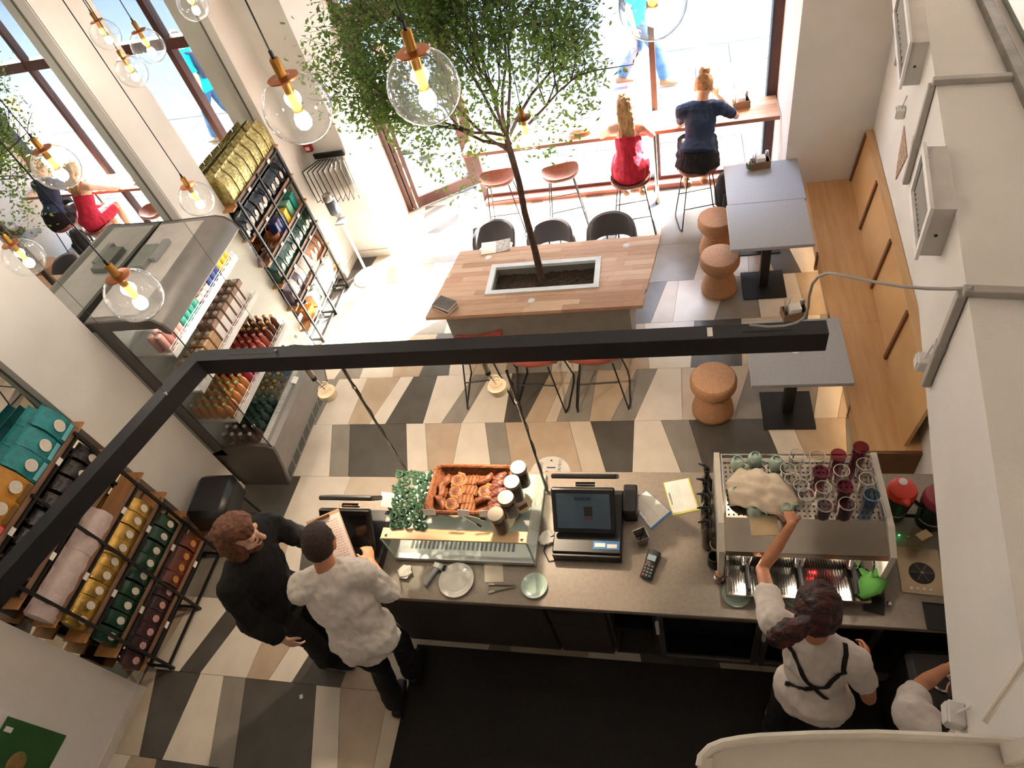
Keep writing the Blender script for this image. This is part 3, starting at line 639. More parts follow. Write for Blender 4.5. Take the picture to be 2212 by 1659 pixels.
def redchair(x, y, rz, lb):
    t = thing('red_chair', lb, 'chair', (x, y, 0), R(rz), 'red shell chairs before the wooden table')
    n = 18; vs = []
    prof = [(.20, .56), (.18, .57), (.0, .555), (-.14, .57), (-.20, .61), (-.215, .66), (-.22, .71)]
    for i, (yy_, zz) in enumerate(prof):
        for j in range(9):
            s = (j-4)/4; w = .23*(1-.22*max(0, i-4)/2)*(1-.1*(i == 0)); vs.append((s*w, yy_+(.06*s*s if i > 3 else 0), zz+.035*s*s*(1 if i < 4 else .3)))
    fs = [(i*9+j, i*9+j+1, (i+1)*9+j+1, (i+1)*9+j) for i in range(len(prof)-1) for j in range(8)]
    o = part('shell', MB().add(vs, fs), LEAU, t, 60)
    md = o.modifiers.new('thick', 'SOLIDIFY'); md.thickness = .012
    wire_legs(t, .46, .50, .55, .0075, True, ring=.34)
redchair(-1.80, 3.90, 6, 'red shell chair left of the hanging spotlight'); redchair(-1.26, 3.83, -4, 'red shell chair in the middle before the table'); redchair(-.72, 3.83, 3, 'red shell chair at the right end before the table')
# ================================================================ drinks fridge
FG = mat('fridge_grey', '8f8a86', .4, .3, col2='88837f', scale=10)
FS = mat('fridge_side_brown', '57504b', .5, scale=8)
FW = mat('fridge_white', 'd9dad8', .4)
FT = mat('fridge_top', 'd3cdc8', .6)
y0, y1 = 2.80, 4.0
O = Vector((-3.83, 3.4, 0))
fr = thing('open_fridge', 'grey open-fronted drinks fridge against the mirror wall', 'fridge', O)
def ext(name, prof, a, b, m, sm=30):
    return part(name, MB().prism([(x-O.x, z) for x, z in prof][::-1], a-O.y, b-O.y, 'y'), m, fr, sm)
base = [(-4.14, .0), (-3.62, .0), (-3.60, .08), (-3.53, .30), (-3.48, .50), (-3.465, .60), (-3.50, .63), (-3.60, .63), (-3.60, .50), (-4.14, .50)]
ext('base', base, y0+.03, y1-.03, FG)
ext('side_cheek', base[:7]+[(-3.70, .66), (-3.95, .61), (-4.14, .52)], y0, y0+.03, FS); ext('side_cheek', base[:7]+[(-3.70, .66), (-3.95, .61), (-4.14, .52)], y1-.03, y1, FS)
can = [(-4.14, 2.10), (-4.14, 2.185), (-3.62, 2.19), (-3.55, 2.17), (-3.50, 2.12), (-3.48, 2.05), (-3.49, 2.035), (-3.53, 2.05), (-3.56, 2.10)]
ext('canopy', can[::-1], y0+.02, y1-.02, FG, 40)
ext('canopy_cap', can[::-1], y0, y0+.02, FS, 40); ext('canopy_cap', can[::-1], y1-.02, y1, FS, 40)
part('top_panel', MB().b2((-4.12-O.x, y0+.06-O.y, 2.186), (-3.70-O.x, y1-.06-O.y, 2.194)), FT, fr, 0)
part('top_box', MB().b2((-4.06-O.x, 3.35-O.y, 2.194), (-3.92-O.x, 3.62-O.y, 2.24), .004), mat('fridge_box_grey', '8d8f8a', .6), fr)
part('top_vent', MB().b2((-3.918-O.x, 3.44-O.y, 2.194), (-3.86-O.x, 3.68-O.y, 2.235), .004), mat('fridge_vent_grey', '9d9d9a', .6), fr)
part('back_panel', MB().b2((-4.14-O.x, y0-O.y, .5), (-4.10-O.x, y1-O.y, 2.1)), FW, fr, 0)
part('rear_post', MB().b2((-4.10-O.x, y0-O.y, .5), (-3.98-O.x, y0+.02-O.y, 2.1)), FS, fr, 0)
part('rear_post', MB().b2((-4.10-O.x, y1-.02-O.y, .5), (-3.98-O.x, y1-O.y, 2.1)), FW, fr, 0)
FGL = glass('fridge_side_glass', (.80, .80, .78), .8)
for y in (y0+.006, y1-.012):
    g = part('side_glass', MB().prism([(-3.98-O.x, .58), (-3.47-O.x, .62), (-3.485-O.x, 2.05), (-3.98-O.x, 2.1)][::-1], y-O.y, y+.006-O.y, 'y'), FGL if y < 3 else glass('fridge_far_glass', (.95, .97, .95), .6), fr, 0)
    part('glass_edge', MB().box((-3.468-O.x, y+.003-O.y, 1.335), (.007, .007, 1.43)), BLACKP, g, 0)
part('canopy_light', MB().b2((-3.545-O.x, y0+.04-O.y, 2.048), (-3.50-O.x, y1-.04-O.y, 2.052)), emis('fridge_led', 'fff6ea', 14), fr, 0)
RAIL = mat('price_rail', 'e6e2dc', .4)
def shelf(z, xfr, lb):
    s = part('shelf', MB().b2((-4.10-O.x, y0+.03-O.y, z-.02), (xfr-O.x, y1-.03-O.y, z)), FW, fr, 0, lb)
    part('price_rail', MB().b2((xfr-O.x, y0+.03-O.y, z-.035), (xfr+.012-O.x, y1-.03-O.y, z+.012)), RAIL, s, 0)
    for k in (0.035, .055): part('guard_wire', MB().tube([(xfr-O.x+.006, y0+.035-O.y, z+k), (xfr-O.x+.006, y1-.035-O.y, z+k)], .0025, 6), RAIL, s)
    m = MB()
    for i in range(13): m.box((xfr-O.x+.006, y0+.04-O.y+i*.0935, z+.03), (.004, .004, .06))
    part('guard_upright', m, RAIL, s, 0)
shelf(1.80, -3.66, 'top shelf'); shelf(1.38, -3.70, 'middle shelf'); shelf(.97, -3.62, 'lower shelf')
m = MB()
for i in range(70): m.box((-3.565-O.x, y0+.05-O.y+i*.0158, .632), (.055, .006, .006))
part('air_grille', m, RAIL, fr, 0)
m = MB()
for i in range(8): m.box((-3.60-O.x+.006, y0+.12-O.y+i*.14, .10), (.012, .11, .13), rotm(0, R(15), 0))
part('kick_grille', m, mat('grille_dark', '4f5355', .6), fr, 0)
part('deck_tag', MB().box((-3.52-O.x, 3.55-O.y, .645), (.05, .08, .003), rotm(0, R(30), 0)), PAPER, fr, 0)
# bottles, cans and cartons in the fridge
JUICE = {}
def bottle_proto(key, h, r, body, cap, label=None, neck=True, clear=False):
    t = link('proto', None); mb = MB()
    if neck: prof = [(r*.8, 0), (r, .006), (r, h*.55), (r*.92, h*.65), (r*.5, h*.82), (r*.45, h*.93)]
    else: prof = [(r*.85, 0), (r, .006), (r, h*.9), (r*.85, h*.96)]
    bmat = glass('bottle_'+key, lin(body), .8, .12) if clear else mat('drink_'+key, body, .25, coat=.3)
    part('bottle_body', mb.lathe(prof, (0, 0, 0), 12), bmat, t, 40)
    part('cap', MB().lathe([(r*.5, h*.93), (r*.52, h*.94), (r*.52, h), (r*.4, h+.003)], (0, 0, 0), 12) if neck else MB().lathe([(r*.86, h*.96), (r*.88, h*.965), (r*.88, h), (r*.7, h+.002)], (0, 0, 0), 12), mat('cap_'+key, cap, .4), t, 40)
    if label: part('label', MB().lathe([(r+.0008, h*.18), (r+.0008, h*.48)], (0, 0, 0), 12, cap=False), mat('lbl_'+key, label, .6), t, 40)
    COL.objects.unlink(t)
    for c in t.children: COL.objects.unlink(c)
    return t
def place(proto, name, loc, label, cat, group, rz=0):
    r = proto.copy(); r.name = name; COL.objects.link(r); r.location = loc; r.rotation_euler = (0, 0, rz)
    for ch in proto.children:
        c = ch.copy(); COL.objects.link(c); c.parent = r
    return tag(r, label, cat, group)
B = {
 'oj': bottle_proto('oj', .165, .031, 'cf8a4e', '8fb36a'), 'rj': bottle_proto('rj', .165, .031, 'a8233a', 'e23c3c'), 'pj': bottle_proto('pj', .165, .031, 'b5543f', 'd77a86'), 'aj': bottle_proto('aj', .165, .031, '6d3320', 'd59a4e'),
 'pk': bottle_proto('pk', .155, .029, 'd79a90', 'e8c8be', neck=False), 'tl': bottle_proto('tl', .15, .029, '3d9a84', 'd5e6e0', neck=False), 'br': bottle_proto('br', .15, .029, '6b4a44', 'd9c4bd', 'd9b8ac', neck=False), 'bl': bottle_proto('bl', .15, .029, '39497c', 'b9c0d4', neck=False), 'yl': bottle_proto('yl', .15, .029, 'd2a62a', 'e8cf7a', neck=False),
 'w1': bottle_proto('w1', .22, .033, 'dfeaf0', '2c4470', 'cfd9e6', clear=True), 'w2': bottle_proto('w2', .22, .033, 'e6e2d2', 'c79a3e', 'e9e4d4', clear=True), 'w3': bottle_proto('w3', .22, .033, 'c4dcd4', '1f5a4c', '274f47', clear=True), 'w4': bottle_proto('w4', .22, .033, 'd8c4bc', 'e8e4e0', 'c79488', clear=True)}
def fill(z, x0, dx, nx, ny, keyf, desc, grp, shelfname):
    cnt = {}
    for j in range(ny):
        for i in range(nx):
            k = keyf(j/(ny-1)); 
            if k is None: continue
            y = y0+.08+(y1-y0-.16)*j/(ny-1); 
            place(B[k], 'drink_bottle', (x0-dx*i+random.uniform(-.003, .003), y+random.uniform(-.004, .004), z), '%s, %s %s, %s from the near end' % (desc[k], ORD[i]+' row back on' if i else 'front row of', shelfname, ORD[j]), 'bottle', grp)
fill(1.801, -3.705, .075, 2, 17, lambda u: 'pk' if u < .22 else 'tl' if u < .45 else 'br' if u < .66 else 'bl' if u < .85 else 'yl', {'pk': 'pink drink', 'tl': 'teal can', 'br': 'brown and pink can', 'bl': 'blue can', 'yl': 'yellow can'}, 'drinks on the top fridge shelf', 'top fridge shelf')
fill(.971, -3.665, .08, 5, 14, lambda u: 'oj' if u < .38 else 'rj' if u < .56 else 'pj' if u < .78 else 'aj', {'oj': 'green-capped orange juice', 'rj': 'red-capped berry juice', 'pj': 'pink-capped juice', 'aj': 'amber-capped dark juice'}, 'juices on the lower fridge shelf', 'lower fridge shelf')
fill(.501, -3.67, .09, 4, 13, lambda u: 'w4' if u < .14 else 'w3' if u < .42 else 'w2' if u < .7 else 'w1', {'w4': 'pink-labelled water', 'w3': 'green-labelled water', 'w2': 'gold-capped water', 'w1': 'blue-capped water'}, 'water bottles on the fridge deck', 'fridge deck')
CTN = mat('carton_brown', '9a7a66', .6, col2='8b6c58', scale=14); CTNW = mat('carton_wood', 'b08c66', .6, col2='9c7852', scale=4, stretch=(1, 1, 20)); CTW = mat('carton_white', 'd9cfc8', .5)
for j in range(11):
    for i in range(2):
        if j < 1: continue
        y = y0+.10+j*.098; wood = j < 5
        t = thing('milk_carton', '%s carton, %s of middle fridge shelf, %s from the near end' % ('wood-brown' if wood else 'brown and white', 'front' if not i else 'back', ORD[j-1]), 'carton', (-3.755-i*.09, y, 1.381), 0, 'cartons on the middle fridge shelf')
        h = .17 if wood else .21
        part('body', MB().b2((-.036, -.04, 0), (.036, .04, h), .003), CTNW if wood else CTN, t)
        part('cap', MB().cyl((0, .0, h), (0, 0, h+.012), .019, 14), CTW, t)
        if not wood: part('white_panel', MB().b2((.0365, -.036, .04), (.038, .036, h-.05)), CTW, t, 0)

# ================================================================ shelf racks with bags
RW = mat('rack_ply', 'b98455', .5, col2='a87445', scale=3, stretch=(10, 1.2, 1))
LV = [.30, .61, .92, 1.21, 1.52, 1.86]
def rack(xfront, ys, lb, dep=.20):
    t = thing('shelf_rack', lb, 'shelf rack', (xfront, ys[1], 0), 0, 'steel and plywood racks along the mirror wall')
    for y in ys:
        for x in (.022, -dep): part('upright', MB().box((x, y-ys[1], .94), (.02, .02, 1.88)), BLACKM, t, 0)
        part('foot_bar', MB().b2((-dep, y-ys[1]-.01, .03), (.02, y-ys[1]+.01, .05)), BLACKM, t, 0)
        part('foot', MB().cyl((.0, y-ys[1], 0), (.0, y-ys[1], .03), .014, 10), BLACKP, t)
    a, b = ys[0]-ys[1], ys[2]-ys[1]
    for z in LV:
        s = part('shelf', MB().b2((-dep-.01, a-.11, z-.020), (.006, b+.11, z-.004), .001), RW, t)
        part('front_rail', MB().box((.022, (a+b)/2, z-.018), (.018, b-a, .018)), BLACKM, t, 0)
        part('guard_rail', MB().box((.011, (a+b)/2, z+.012), (.008, b-a+.1, .03)), mat('guard_wood', '8a6a56', .5, col2='7a5a46'), s, 0)
        for yy_ in (a*.5, b*.55): part('price_tag', MB().box((.033, yy_, z-.005), (.002, .05, .034)), PAPER, s, 0)
    for x in (0, -dep): part('floor_rail', MB().box((x, (a+b)/2, .04), (.018, b-a, .018)), BLACKM, t, 0)
    return t
rack(-3.935, (4.67, 5.12, 5.58), 'tall shelf rack of gold and black bags by the entrance wall', .15)
rack(-4.005, (1.11, 1.59, 2.07), 'tall shelf rack of teal, gold and green bags behind the men', .175)
def bag_proto(w, h, d, m, lab=None, puff=1.0, crimp=True, lm=None):
    t = link('proto', None)
    def ring(x, y, z): return [(-x, -y, z), (0, -y*1.04, z), (x, -y, z), (x*1.12, 0, z), (x, y, z), (0, y*1.04, z), (-x, y, z), (-x*1.12, 0, z)]
    lv = [(d/2*.9, w/2*.97, 0), (d/2, w/2, .01), (d/2*1.1*puff, w/2*1.0, h*.35), (d/2*puff, w/2*.98, h*.65), (d/2*.45, w/2*.97, h*.84), (.004, w/2*.98, h*.9), (.0035, w/2*.97, h)]
    vs = []
    for x, y, z in lv: vs += ring(x, y, z)
    fs = [(i*8+k, i*8+(k+1) % 8, (i+1)*8+(k+1) % 8, (i+1)*8+k) for i in range(len(lv)-1) for k in range(8)]+[tuple(range(8))[::-1], tuple(range((len(lv)-1)*8, len(lv)*8))]
    part('pouch', MB().add(vs, fs), m, t, 50)
    if lab:
        n = 14; vs = [(d/2*1.12*1.12*puff+.003, w*.26*math.cos(2*math.pi*k/n), h*.46+h*.17*math.sin(2*math.pi*k/n)) for k in range(n)]
        vs += [(x-.004, y, z) for x, y, z in vs]
        part('label', MB().add(vs, [tuple(range(n)), tuple(range(n, 2*n))[::-1]]+[(k, k+n, (k+1) % n+n, (k+1) % n) for k in range(n)]), lab, t, 0)
    if lm:
        part('printed_band', MB().b2((d/2*1.1*puff*1.12+.001, -w*.42, h*.12), (d/2*1.1*puff*1.12+.002, w*.42, h*.24)), lm, t, 0)
    COL.objects.unlink(t)
    for c in t.children: COL.objects.unlink(c)
    return t
LBW = mat('label_cream', 'e3d9cc', .6, col2='cfc4b6', scale=120)
def foil(n, a, b, r=.3, me=.0): return mat('foil_'+n, a, r, me, col2=b, scale=14, bump=.5, bscale=25)
BG = dict(
 gold=bag_proto(.105, .22, .085, foil('gold', 'c9a455', 'a88236', .25, .6), LBW), olive=bag_proto(.13, .30, .10, mat('foil_olive', 'dccb8a', .25, .5, col2='9d8a45', scale=22, bump=1.0, bscale=38), None), black=bag_proto(.105, .23, .08, foil('black', '2a2727', '18171a', .25, .2), LBW),
 green=bag_proto(.1, .22, .08, foil('green', '1f4a36', '10301f', .3, .1), LBW), teal=bag_proto(.15, .27, .095, foil('teal', '1f8f93', '14686e', .5), LBW, lm=mat('print_teal', '6fb9c2', .6)), yellow=bag_proto(.15, .27, .095, foil('yellow', 'c98a2e', 'a86f1c', .5), LBW, lm=mat('print_brown', '7a5a2a', .6)), red=bag_proto(.15, .27, .095, foil('red', 'b52f38', '94232b', .5), LBW, lm=mat('print_red', 'd96a66', .6)),
 white=bag_proto(.16, .2, .12, foil('white', 'cbb9b4', 'b8a49e', .7), None, 1.2), brown=bag_proto(.1, .2, .085, foil('brown', '7a3a26', '5c2a1a', .4), mat('label_orange', 'c98a4e', .6)), pink=bag_proto(.1, .2, .08, foil('maroon', '4a2a2c', '35191c', .4), mat('label_rose', 'd9b5b0', .6, col2='c48f8c', scale=60)),
 paper=bag_proto(.1, .24, .08, foil('paper', 'e0d8d4', 'cfc4be', .7), None, lm=mat('print_dark', '4a3540', .6)), kraft=bag_proto(.1, .24, .08, foil('kraft', '9a6a48', '7d5030', .5), LBW), purple=bag_proto(.1, .24, .08, foil('purple', '4a3448', '33222f', .4), LBW))
def rowbags(xfront, z, ya, yb, items, shelf, rackname, depth=1, step=.085, dn=None):
    n = len(items)
    for d_ in range(depth):
        for i, it in enumerate(items):
            if it is None: continue
            y = ya+(yb-ya)*(i+.5)/n
            nm = {'gold': 'gold foil coffee bag', 'olive': 'large crinkled gold foil bag', 'black': 'black coffee bag', 'green': 'dark green coffee bag', 'teal': 'teal coffee bag', 'yellow': 'mustard yellow coffee bag', 'red': 'red coffee bag', 'white': 'plump white bag', 'brown': 'brown bag with orange label', 'pink': 'maroon bag with rose label', 'paper': 'white paper bag', 'kraft': 'brown kraft bag', 'purple': 'dark purple bag'}[it]
            o = place(BG[it], 'coffee_bag', (xfront-.055-step*d_+random.uniform(-.004, .004), y+random.uniform(-.004, .004), z-.002), '%s, %s%s from near end, %s shelf, %s' % (nm, 'rear ' if d_ else '', ORD[i], shelf, rackname), 'bag', 'bags on the %s shelf of the %s' % (shelf, rackname), random.uniform(-.08, .08))
RB, RA = 'rack behind the men', 'entrance rack'
xB, xA = -4.005, -3.935
rowbags(xB, 1.86, 1.06, 2.12, ['red']*2+['yellow']*2+['teal']*3, 'top', RB, 2, .1)
rowbags(xB, 1.52, 1.06, 2.10, ['black']*8, 'second', RB)
rowbags(xB, 1.21, 1.02, 1.78, ['white']*5, 'third', RB)
rowbags(xB, .92, 1.06, 2.02, ['gold']*9, 'fourth', RB)
rowbags(xB, .61, 1.06, 2.06, ['green']*9, 'fifth', RB)
rowbags(xB, .30, 1.00, 2.04, ['pink']*6+['brown']*4, 'bottom', RB)
rowbags(xA, 1.86, 4.66, 5.66, ['olive']*7, 'top', RA, 2, .1)
rowbags(xA, 1.52, 4.58, 5.66, ['black']*10, 'second', RA)
rowbags(xA, .92, 4.62, 5.66, ['green']*10, 'fourth', RA)
rowbags(xA, .61, 4.62, 5.66, ['purple', 'paper']*2+['paper']*2+['kraft']*4, 'fifth', RA)
# odd things on the entrance rack
def bxthing(nm, lb, cat, loc, d, m, lid=None, grp=None):
    t = thing(nm, lb, cat, loc, random.uniform(-.1, .1), grp); part('body', MB().b2((-d[0]/2, -d[1]/2, 0), (d[0]/2, d[1]/2, d[2]), .004), m, t)
    part('lid', MB().b2((-d[0]/2-.002, -d[1]/2-.002, d[2]-.03), (d[0]/2+.002, d[1]/2+.002, d[2]+.002), .003), lid or m, t); return t
z3 = 1.21
bxthing('tea_tin', 'teal tea tin on the third shelf of the entrance rack', 'tin', (xA-.08, 5.52, z3-.003), (.1, .1, .17), mat('tin_teal', '1f8f84', .4))
bxthing('tea_tin', 'pale green tea tin beside the teal tin', 'tin', (xA-.08, 5.40, z3-.003), (.1, .09, .15), mat('tin_green', '6fa58c', .4))
bxthing('tea_tin', 'yellow tea tin on the entrance rack', 'tin', (xA-.07, 5.28, z3-.003), (.09, .08, .14), mat('tin_yellow', 'd6b534', .4))
bxthing('tea_tin', 'purple-blue tea tin between the yellow and navy tins', 'tin', (xA-.07, 5.18, z3-.003), (.09, .08, .14), mat('tin_violet', '5a5cb0', .4))
bxthing('tea_tin', 'navy tea tin on the entrance rack', 'tin', (xA-.07, 5.07, z3-.003), (.1, .1, .16), mat('tin_navy', '2b3a7a', .4))
t = thing('wicker_basket', 'amber wicker basket on the entrance rack', 'basket', (xA-.08, 4.97, z3-.003))
part('bowl', MB().lathe([(.05, 0), (.075, .04), (.08, .09), (.074, .09), (.068, .04), (.001, .01)], (0, 0, 0), 18, cap=False), mat('wicker_amber', 'a8692e', .7, col2='7d4a1c', scale=40, bump=.6), t); part('handle', MB().tube([(0, -.07, .08), (0, -.05, .17), (0, 0, .2), (0, .05, .17), (0, .07, .08)], .006), mat('wicker_amber', 'a8692e'), t)
for i in range(5):
    t = thing('coffee_pot', 'small copper coffee pot, %s from the near end of the entrance rack' % ORD[i], 'pot', (xA-.05-.04*(i % 2), 4.57+.06*i, z3-.003), R(30*i), 'copper pots on the entrance rack')
    part('bowl', MB().lathe([(.03, 0), (.036, .01), (.022, .05), (.027, .065)], (0, 0, 0), 14), mat('copper_dull', '8d6a5a', .3, .8), t); part('handle', MB().cyl((.02, 0, .055), (.12, 0, .10), .005), mat('pot_handle', '5c3a26'), t)
for i in range(6):
    bxthing('gift_box', 'white gift box, %s from the near end, bottom of entrance rack' % ORD[i], 'box', (xA-.07, 4.98+.11*i, .297), (.11, .09, .2 if i % 2 else .16), mat('gift_white', 'e0dcda', .6, col2='cfcac8', scale=30), None, 'gift boxes on the entrance rack') if i != 1 else None
bxthing('gift_box', 'orange gift box on the bottom shelf of the entrance rack', 'box', (xA-.06, 4.80, .297), (.1, .12, .12), mat('gift_orange', 'c98a3a', .6)); bxthing('gift_box', 'green patterned gift box on the bottom shelf', 'box', (xA-.07, 5.09, .297), (.1, .09, .2), mat('gift_green', '2f6a4a', .6, col2='d0d0c8', scale=25))
# glass carafes at the foot of the entrance rack
for i, (px, py) in enumerate(((640, 690), (650, 712))):
    p = atz(px, py, .15); t = thing('glass_carafe', ('clear glass carafe with amber oil on the rack foot', 'second clear carafe nearer the beam on the rack foot')[i], 'carafe', (-4.0, 4.42+.12*i, .0), 0, 'carafes beside the fridge')
    part('body', MB().lathe([(.05, 0), (.055, .01), (.05, .12), (.02, .24), (.018, .32), (.024, .34)], (0, 0, 0), 16, cap=False), glass('carafe_glass', (.95, .93, .85), 1), t); part('stopper', MB().sph((0, 0, .355), .022, 12, 8), mat('stopper', 'd8d2c6', .3), t)

# ================================================================ pendant lamps
PG = glass('pendant_glass', (.95, .955, .95), 2.0, .008, ior=1.5)
BULB = emis('bulb_white', 'fff3e2', 26); COP = mat('copper_disc', 'c9835a', .35, .9, col2='b97048')
def pendant(px, py, dpx, D, lb):
    r = ray(px, py); ca = 1/math.sqrt(1+((px-CX)/FPX)**2+((py-CY)/FPX)**2)
    c = Vector((0, 0, CAM_Z))+r.normalized()*(FPX*D/dpx/math.sqrt(ca)); R_ = D/2; s = D/.25
    t = thing('pendant_lamp', lb, 'lamp', c, 0, 'glass globe pendant lamps')
    part('globe', MB().sph((0, 0, 0), R_, 32, 20), PG, t, 180)
    part('disc', MB().lathe([(.016*s, R_-.008*s), (.058*s, R_-.012*s), (.058*s, R_-.007*s), (.016*s, R_-.002*s)], (0, 0, 0), 24), COP, t)
    part('socket_tube', MB().lathe([(.018*s, -.01*s), (.018*s, R_+.055*s), (.015*s, R_+.06*s)], (0, 0, 0), 18), BRASS, t)
    part('bulb', MB().lathe([(.014*s, -.005*s), (.028*s, -.03*s), (.031*s, -.05*s), (.024*s, -.07*s), (.008*s, -.08*s)], (0, 0, 0), 16), BULB, t)
    part('cord', MB().cyl((0, 0, R_+.05*s), (0, 0, CEIL-c.z), .0032, 6), BLACKP, t)
    part('cord_grip', MB().cyl((0, 0, R_+.058*s), (0, 0, R_+.085*s), .007*s, 8), BLACKP, t)
for a in ((915, 187, 152, .25, 'glass globe pendant hanging before the tree crown'), (643, 235, 138, .25, 'glass globe pendant left of the tree crown'), (1136, 287, 72, .25, 'glass globe pendant beside the tree trunk fork'), (1410, 8, 135, .25, 'glass globe pendant cut by the top edge over the walker'), (425, 430, 68, .22, 'glass globe pendant in front of the gold foil bags'), (290, 638, 108, .25, 'glass globe pendant above the drinks fridge'), (122, 362, 84, .24, 'glass globe pendant before the mirrored red dress'), (52, 556, 72, .21, 'glass globe pendant at the left edge beside the wall pier'), (417, 10, 58, .20, 'glass globe pendant high beside the far wall pier'), (228, 75, 54, .185, 'glass globe pendant, upper left of three by the far mirror'), (320, 100, 62, .20, 'glass globe pendant, right one of three by the far mirror'), (285, 155, 57, .19, 'glass globe pendant, lowest of three by the far mirror'), (4, 62, 50, .18, 'glass globe pendant cut by the left picture edge')):
    pendant(*a)

# ================================================================ tree
TB = Vector((-1.27, 4.66, .66))
tr = thing('indoor_tree', 'slender leafy tree growing from the wooden table', 'tree', TB)
BK = mat('bark', '5b4538', .9, col2='45332a', scale=30, bump=.5)
tp = [(0, 0, 0), (.0, .0, .4), (-.012, .0, .8), (.0, .005, 1.1), (-.01, 0, 1.38), (-.02, .01, 1.55)]
part('trunk', MB().tube(tp, .03, 10, rads=[.036, .031, .028, .026, .026, .02]), BK, tr, 60)
rt = random.Random(11); brm = MB(); tips = []
def inside(p):   # crown shape in local coordinates
    e1 = ((p.x+.25)/.95)**2+((p.y)/.75)**2+((p.z-2.25)/.78)**2
    e2 = ((p.x+.72)/.62)**2+((p.y+.1)/.5)**2+((p.z-2.12)/.42)**2
    e3 = ((p.x-.32)/.5)**2+((p.y)/.5)**2+((p.z-1.85)/.5)**2
    return min(e1, e2, e3)
def grow(p, d, r, L, lev):
    P = [p]; n = 5; q = p.copy()
    for i in range(n):
        d = (d+Vector((rt.uniform(-1, 1), rt.uniform(-1, 1), rt.uniform(-.5, .9)))*.34).normalized(); q = q+d*L/n; P.append(q.copy())
        if lev >= 1: tips.append(q.copy())
        if lev < 3 and i >= (2 if lev == 0 else 1):
            for _ in range(2 if lev < 2 else 1):
                nd = (d+Vector((rt.uniform(-1, 1), rt.uniform(-1, 1), rt.uniform(-.6, .8)))*.95).normalized()
                if inside(q+nd*L*.4) < 1.15: grow(q.copy(), nd, r*.48, L*rt.uniform(.5, .72), lev+1)
    brm.tube(P, r, 5, rads=[max(.0012, r*(1-.65*i/n)) for i in range(n+1)])
for d_, L in (((-.25, .05, 1), 1.2), ((.15, -.1, 1), 1.2), ((-.95, .05, .45), 1.05), ((-.75, -.35, .85), 1.1), ((.55, .15, .75), .95), ((.2, .5, .9), 1.0), ((-.3, .6, .8), 1.0), ((-.1, -.6, .9), .9), ((.6, -.2, .35), .7), ((-.6, .2, .15), .65)):
    grow(Vector((-.01, .005, 1.38+rt.uniform(0, .15))), Vector(d_).normalized(), .015, L, 0)
part('branches', brm, BK, tr, 60)
lv = [[], []]; lf = MB()
extra = []
while len(extra) < 1150:
    q = Vector((rt.uniform(-1.45, .75), rt.uniform(-.7, .7), rt.uniform(1.35, 3.0)))
    e = inside(q)
    if e < 1 and noise.noise(q*3.0) > (.02 if q.x < .1 else -.12): extra.append(q)
droop = [Vector((-.42+rt.gauss(0, .13), rt.gauss(0, .15), 1.35+rt.gauss(0, .14))) for _ in range(70)]
for q in tips+extra+droop:
    for _ in range(3 if rt.random() < .6 else 2):
        c = q+Vector((rt.gauss(0, .05), rt.gauss(0, .05), rt.gauss(0, .05)))
        l = rt.uniform(.032, .056); w = l*.58
        a = Vector((rt.uniform(-1, 1), rt.uniform(-1, 1), rt.uniform(-.9, .4))).normalized(); b = a.cross(Vector((rt.uniform(-.4, .4), rt.uniform(-.4, .4), 1))).normalized(); n_ = a.cross(b)
        lf.add([c, c+a*l*.5+b*w*.5+n_*.003, c+a*l, c+a*l*.5-b*w*.5+n_*.003], [(0, 1, 2, 3)])
LEAFM = mat('leaf_green', '5d8142', .45, col2='436533', scale=9, lo=.3, hi=.7)
_n = LEAFM.node_tree; _b = _n.nodes['Principled BSDF']; _t = _n.nodes.new('ShaderNodeBsdfTranslucent'); _t.inputs[0].default_value = (.30, .44, .09, 1); _m = _n.nodes.new('ShaderNodeMixShader'); _m.inputs[0].default_value = .45
_o = [x for x in _n.nodes if x.type == 'OUTPUT_MATERIAL'][0]; _n.links.new(_b.outputs[0], _m.inputs[1]); _n.links.new(_t.outputs[0], _m.inputs[2]); _n.links.new(_m.outputs[0], _o.inputs[0])
fo = part('foliage', lf, LEAFM, tr, 0); fo['kind'] = 'stuff'

# ================================================================ things by the entrance wall
p = aty(665, 320, 6.12)
t = thing('fire_call_point', 'red fire alarm call point on the entrance wall', 'alarm', (p.x, 6.155, p.z)); part('case', MB().b2((-.045, -.05, -.045), (.045, 0, .045), .006), mat('alarm_red', 'b8232c', .4), t); part('window', MB().b2((-.025, -.053, -.02), (.025, -.0495, .02)), PAPER, t, 0)
t = thing('flip_display', 'wall rack of black-framed hinged menu panels', 'display', (-3.72, 6.155, 1.0), 0)
part('wall_bar', MB().b2((-.17, -.03, .40), (.2, 0, .46), .004), BLACKM, t)
for i in range(9):
    a = R(-60+15*i); rot = rotm(0, 0, a); f = MB(); w, h = .26, .40; mm = Matrix.Translation((-.12+.035*i, -.03, .0)) @ rot.to_4x4()
    for q in ((0, 0, .008, h), (w-.008, 0, w, h), (.008, 0, w-.008, .008), (.008, h-.008, w-.008, h)): f.b2((q[0], -.003, q[1]), (q[2], .003, q[3]))
    mr = Matrix.Translation((-.12+.035*i, -.03, .0)) @ Matrix.Rotation(R(-90)+R(-28+7*i), 4, 'Z')
    pn = part('panel_frame', f.xf(mr), BLACKM, t, 0); part('sheet', MB().b2((.008, -.001, .008), (w-.008, .001, h-.008)).xf(mr), PAPER, pn, 0)
p = atz(797, 598, 0)
t = thing('sanitizer_stand', 'white hand sanitizer stand with a round foot', 'stand', (p.x, p.y, 0))
WP = mat('stand_white', 'e9e7e3', .4)
part('foot', MB().lathe([(.001, .0), (.19, 0), (.19, .012), (.18, .018), (.001, .02)], (0, 0, 0), 36), WP, t); part('pole', MB().cyl((0, 0, .02), (0, 0, 1.0), .014, 14), WP, t)
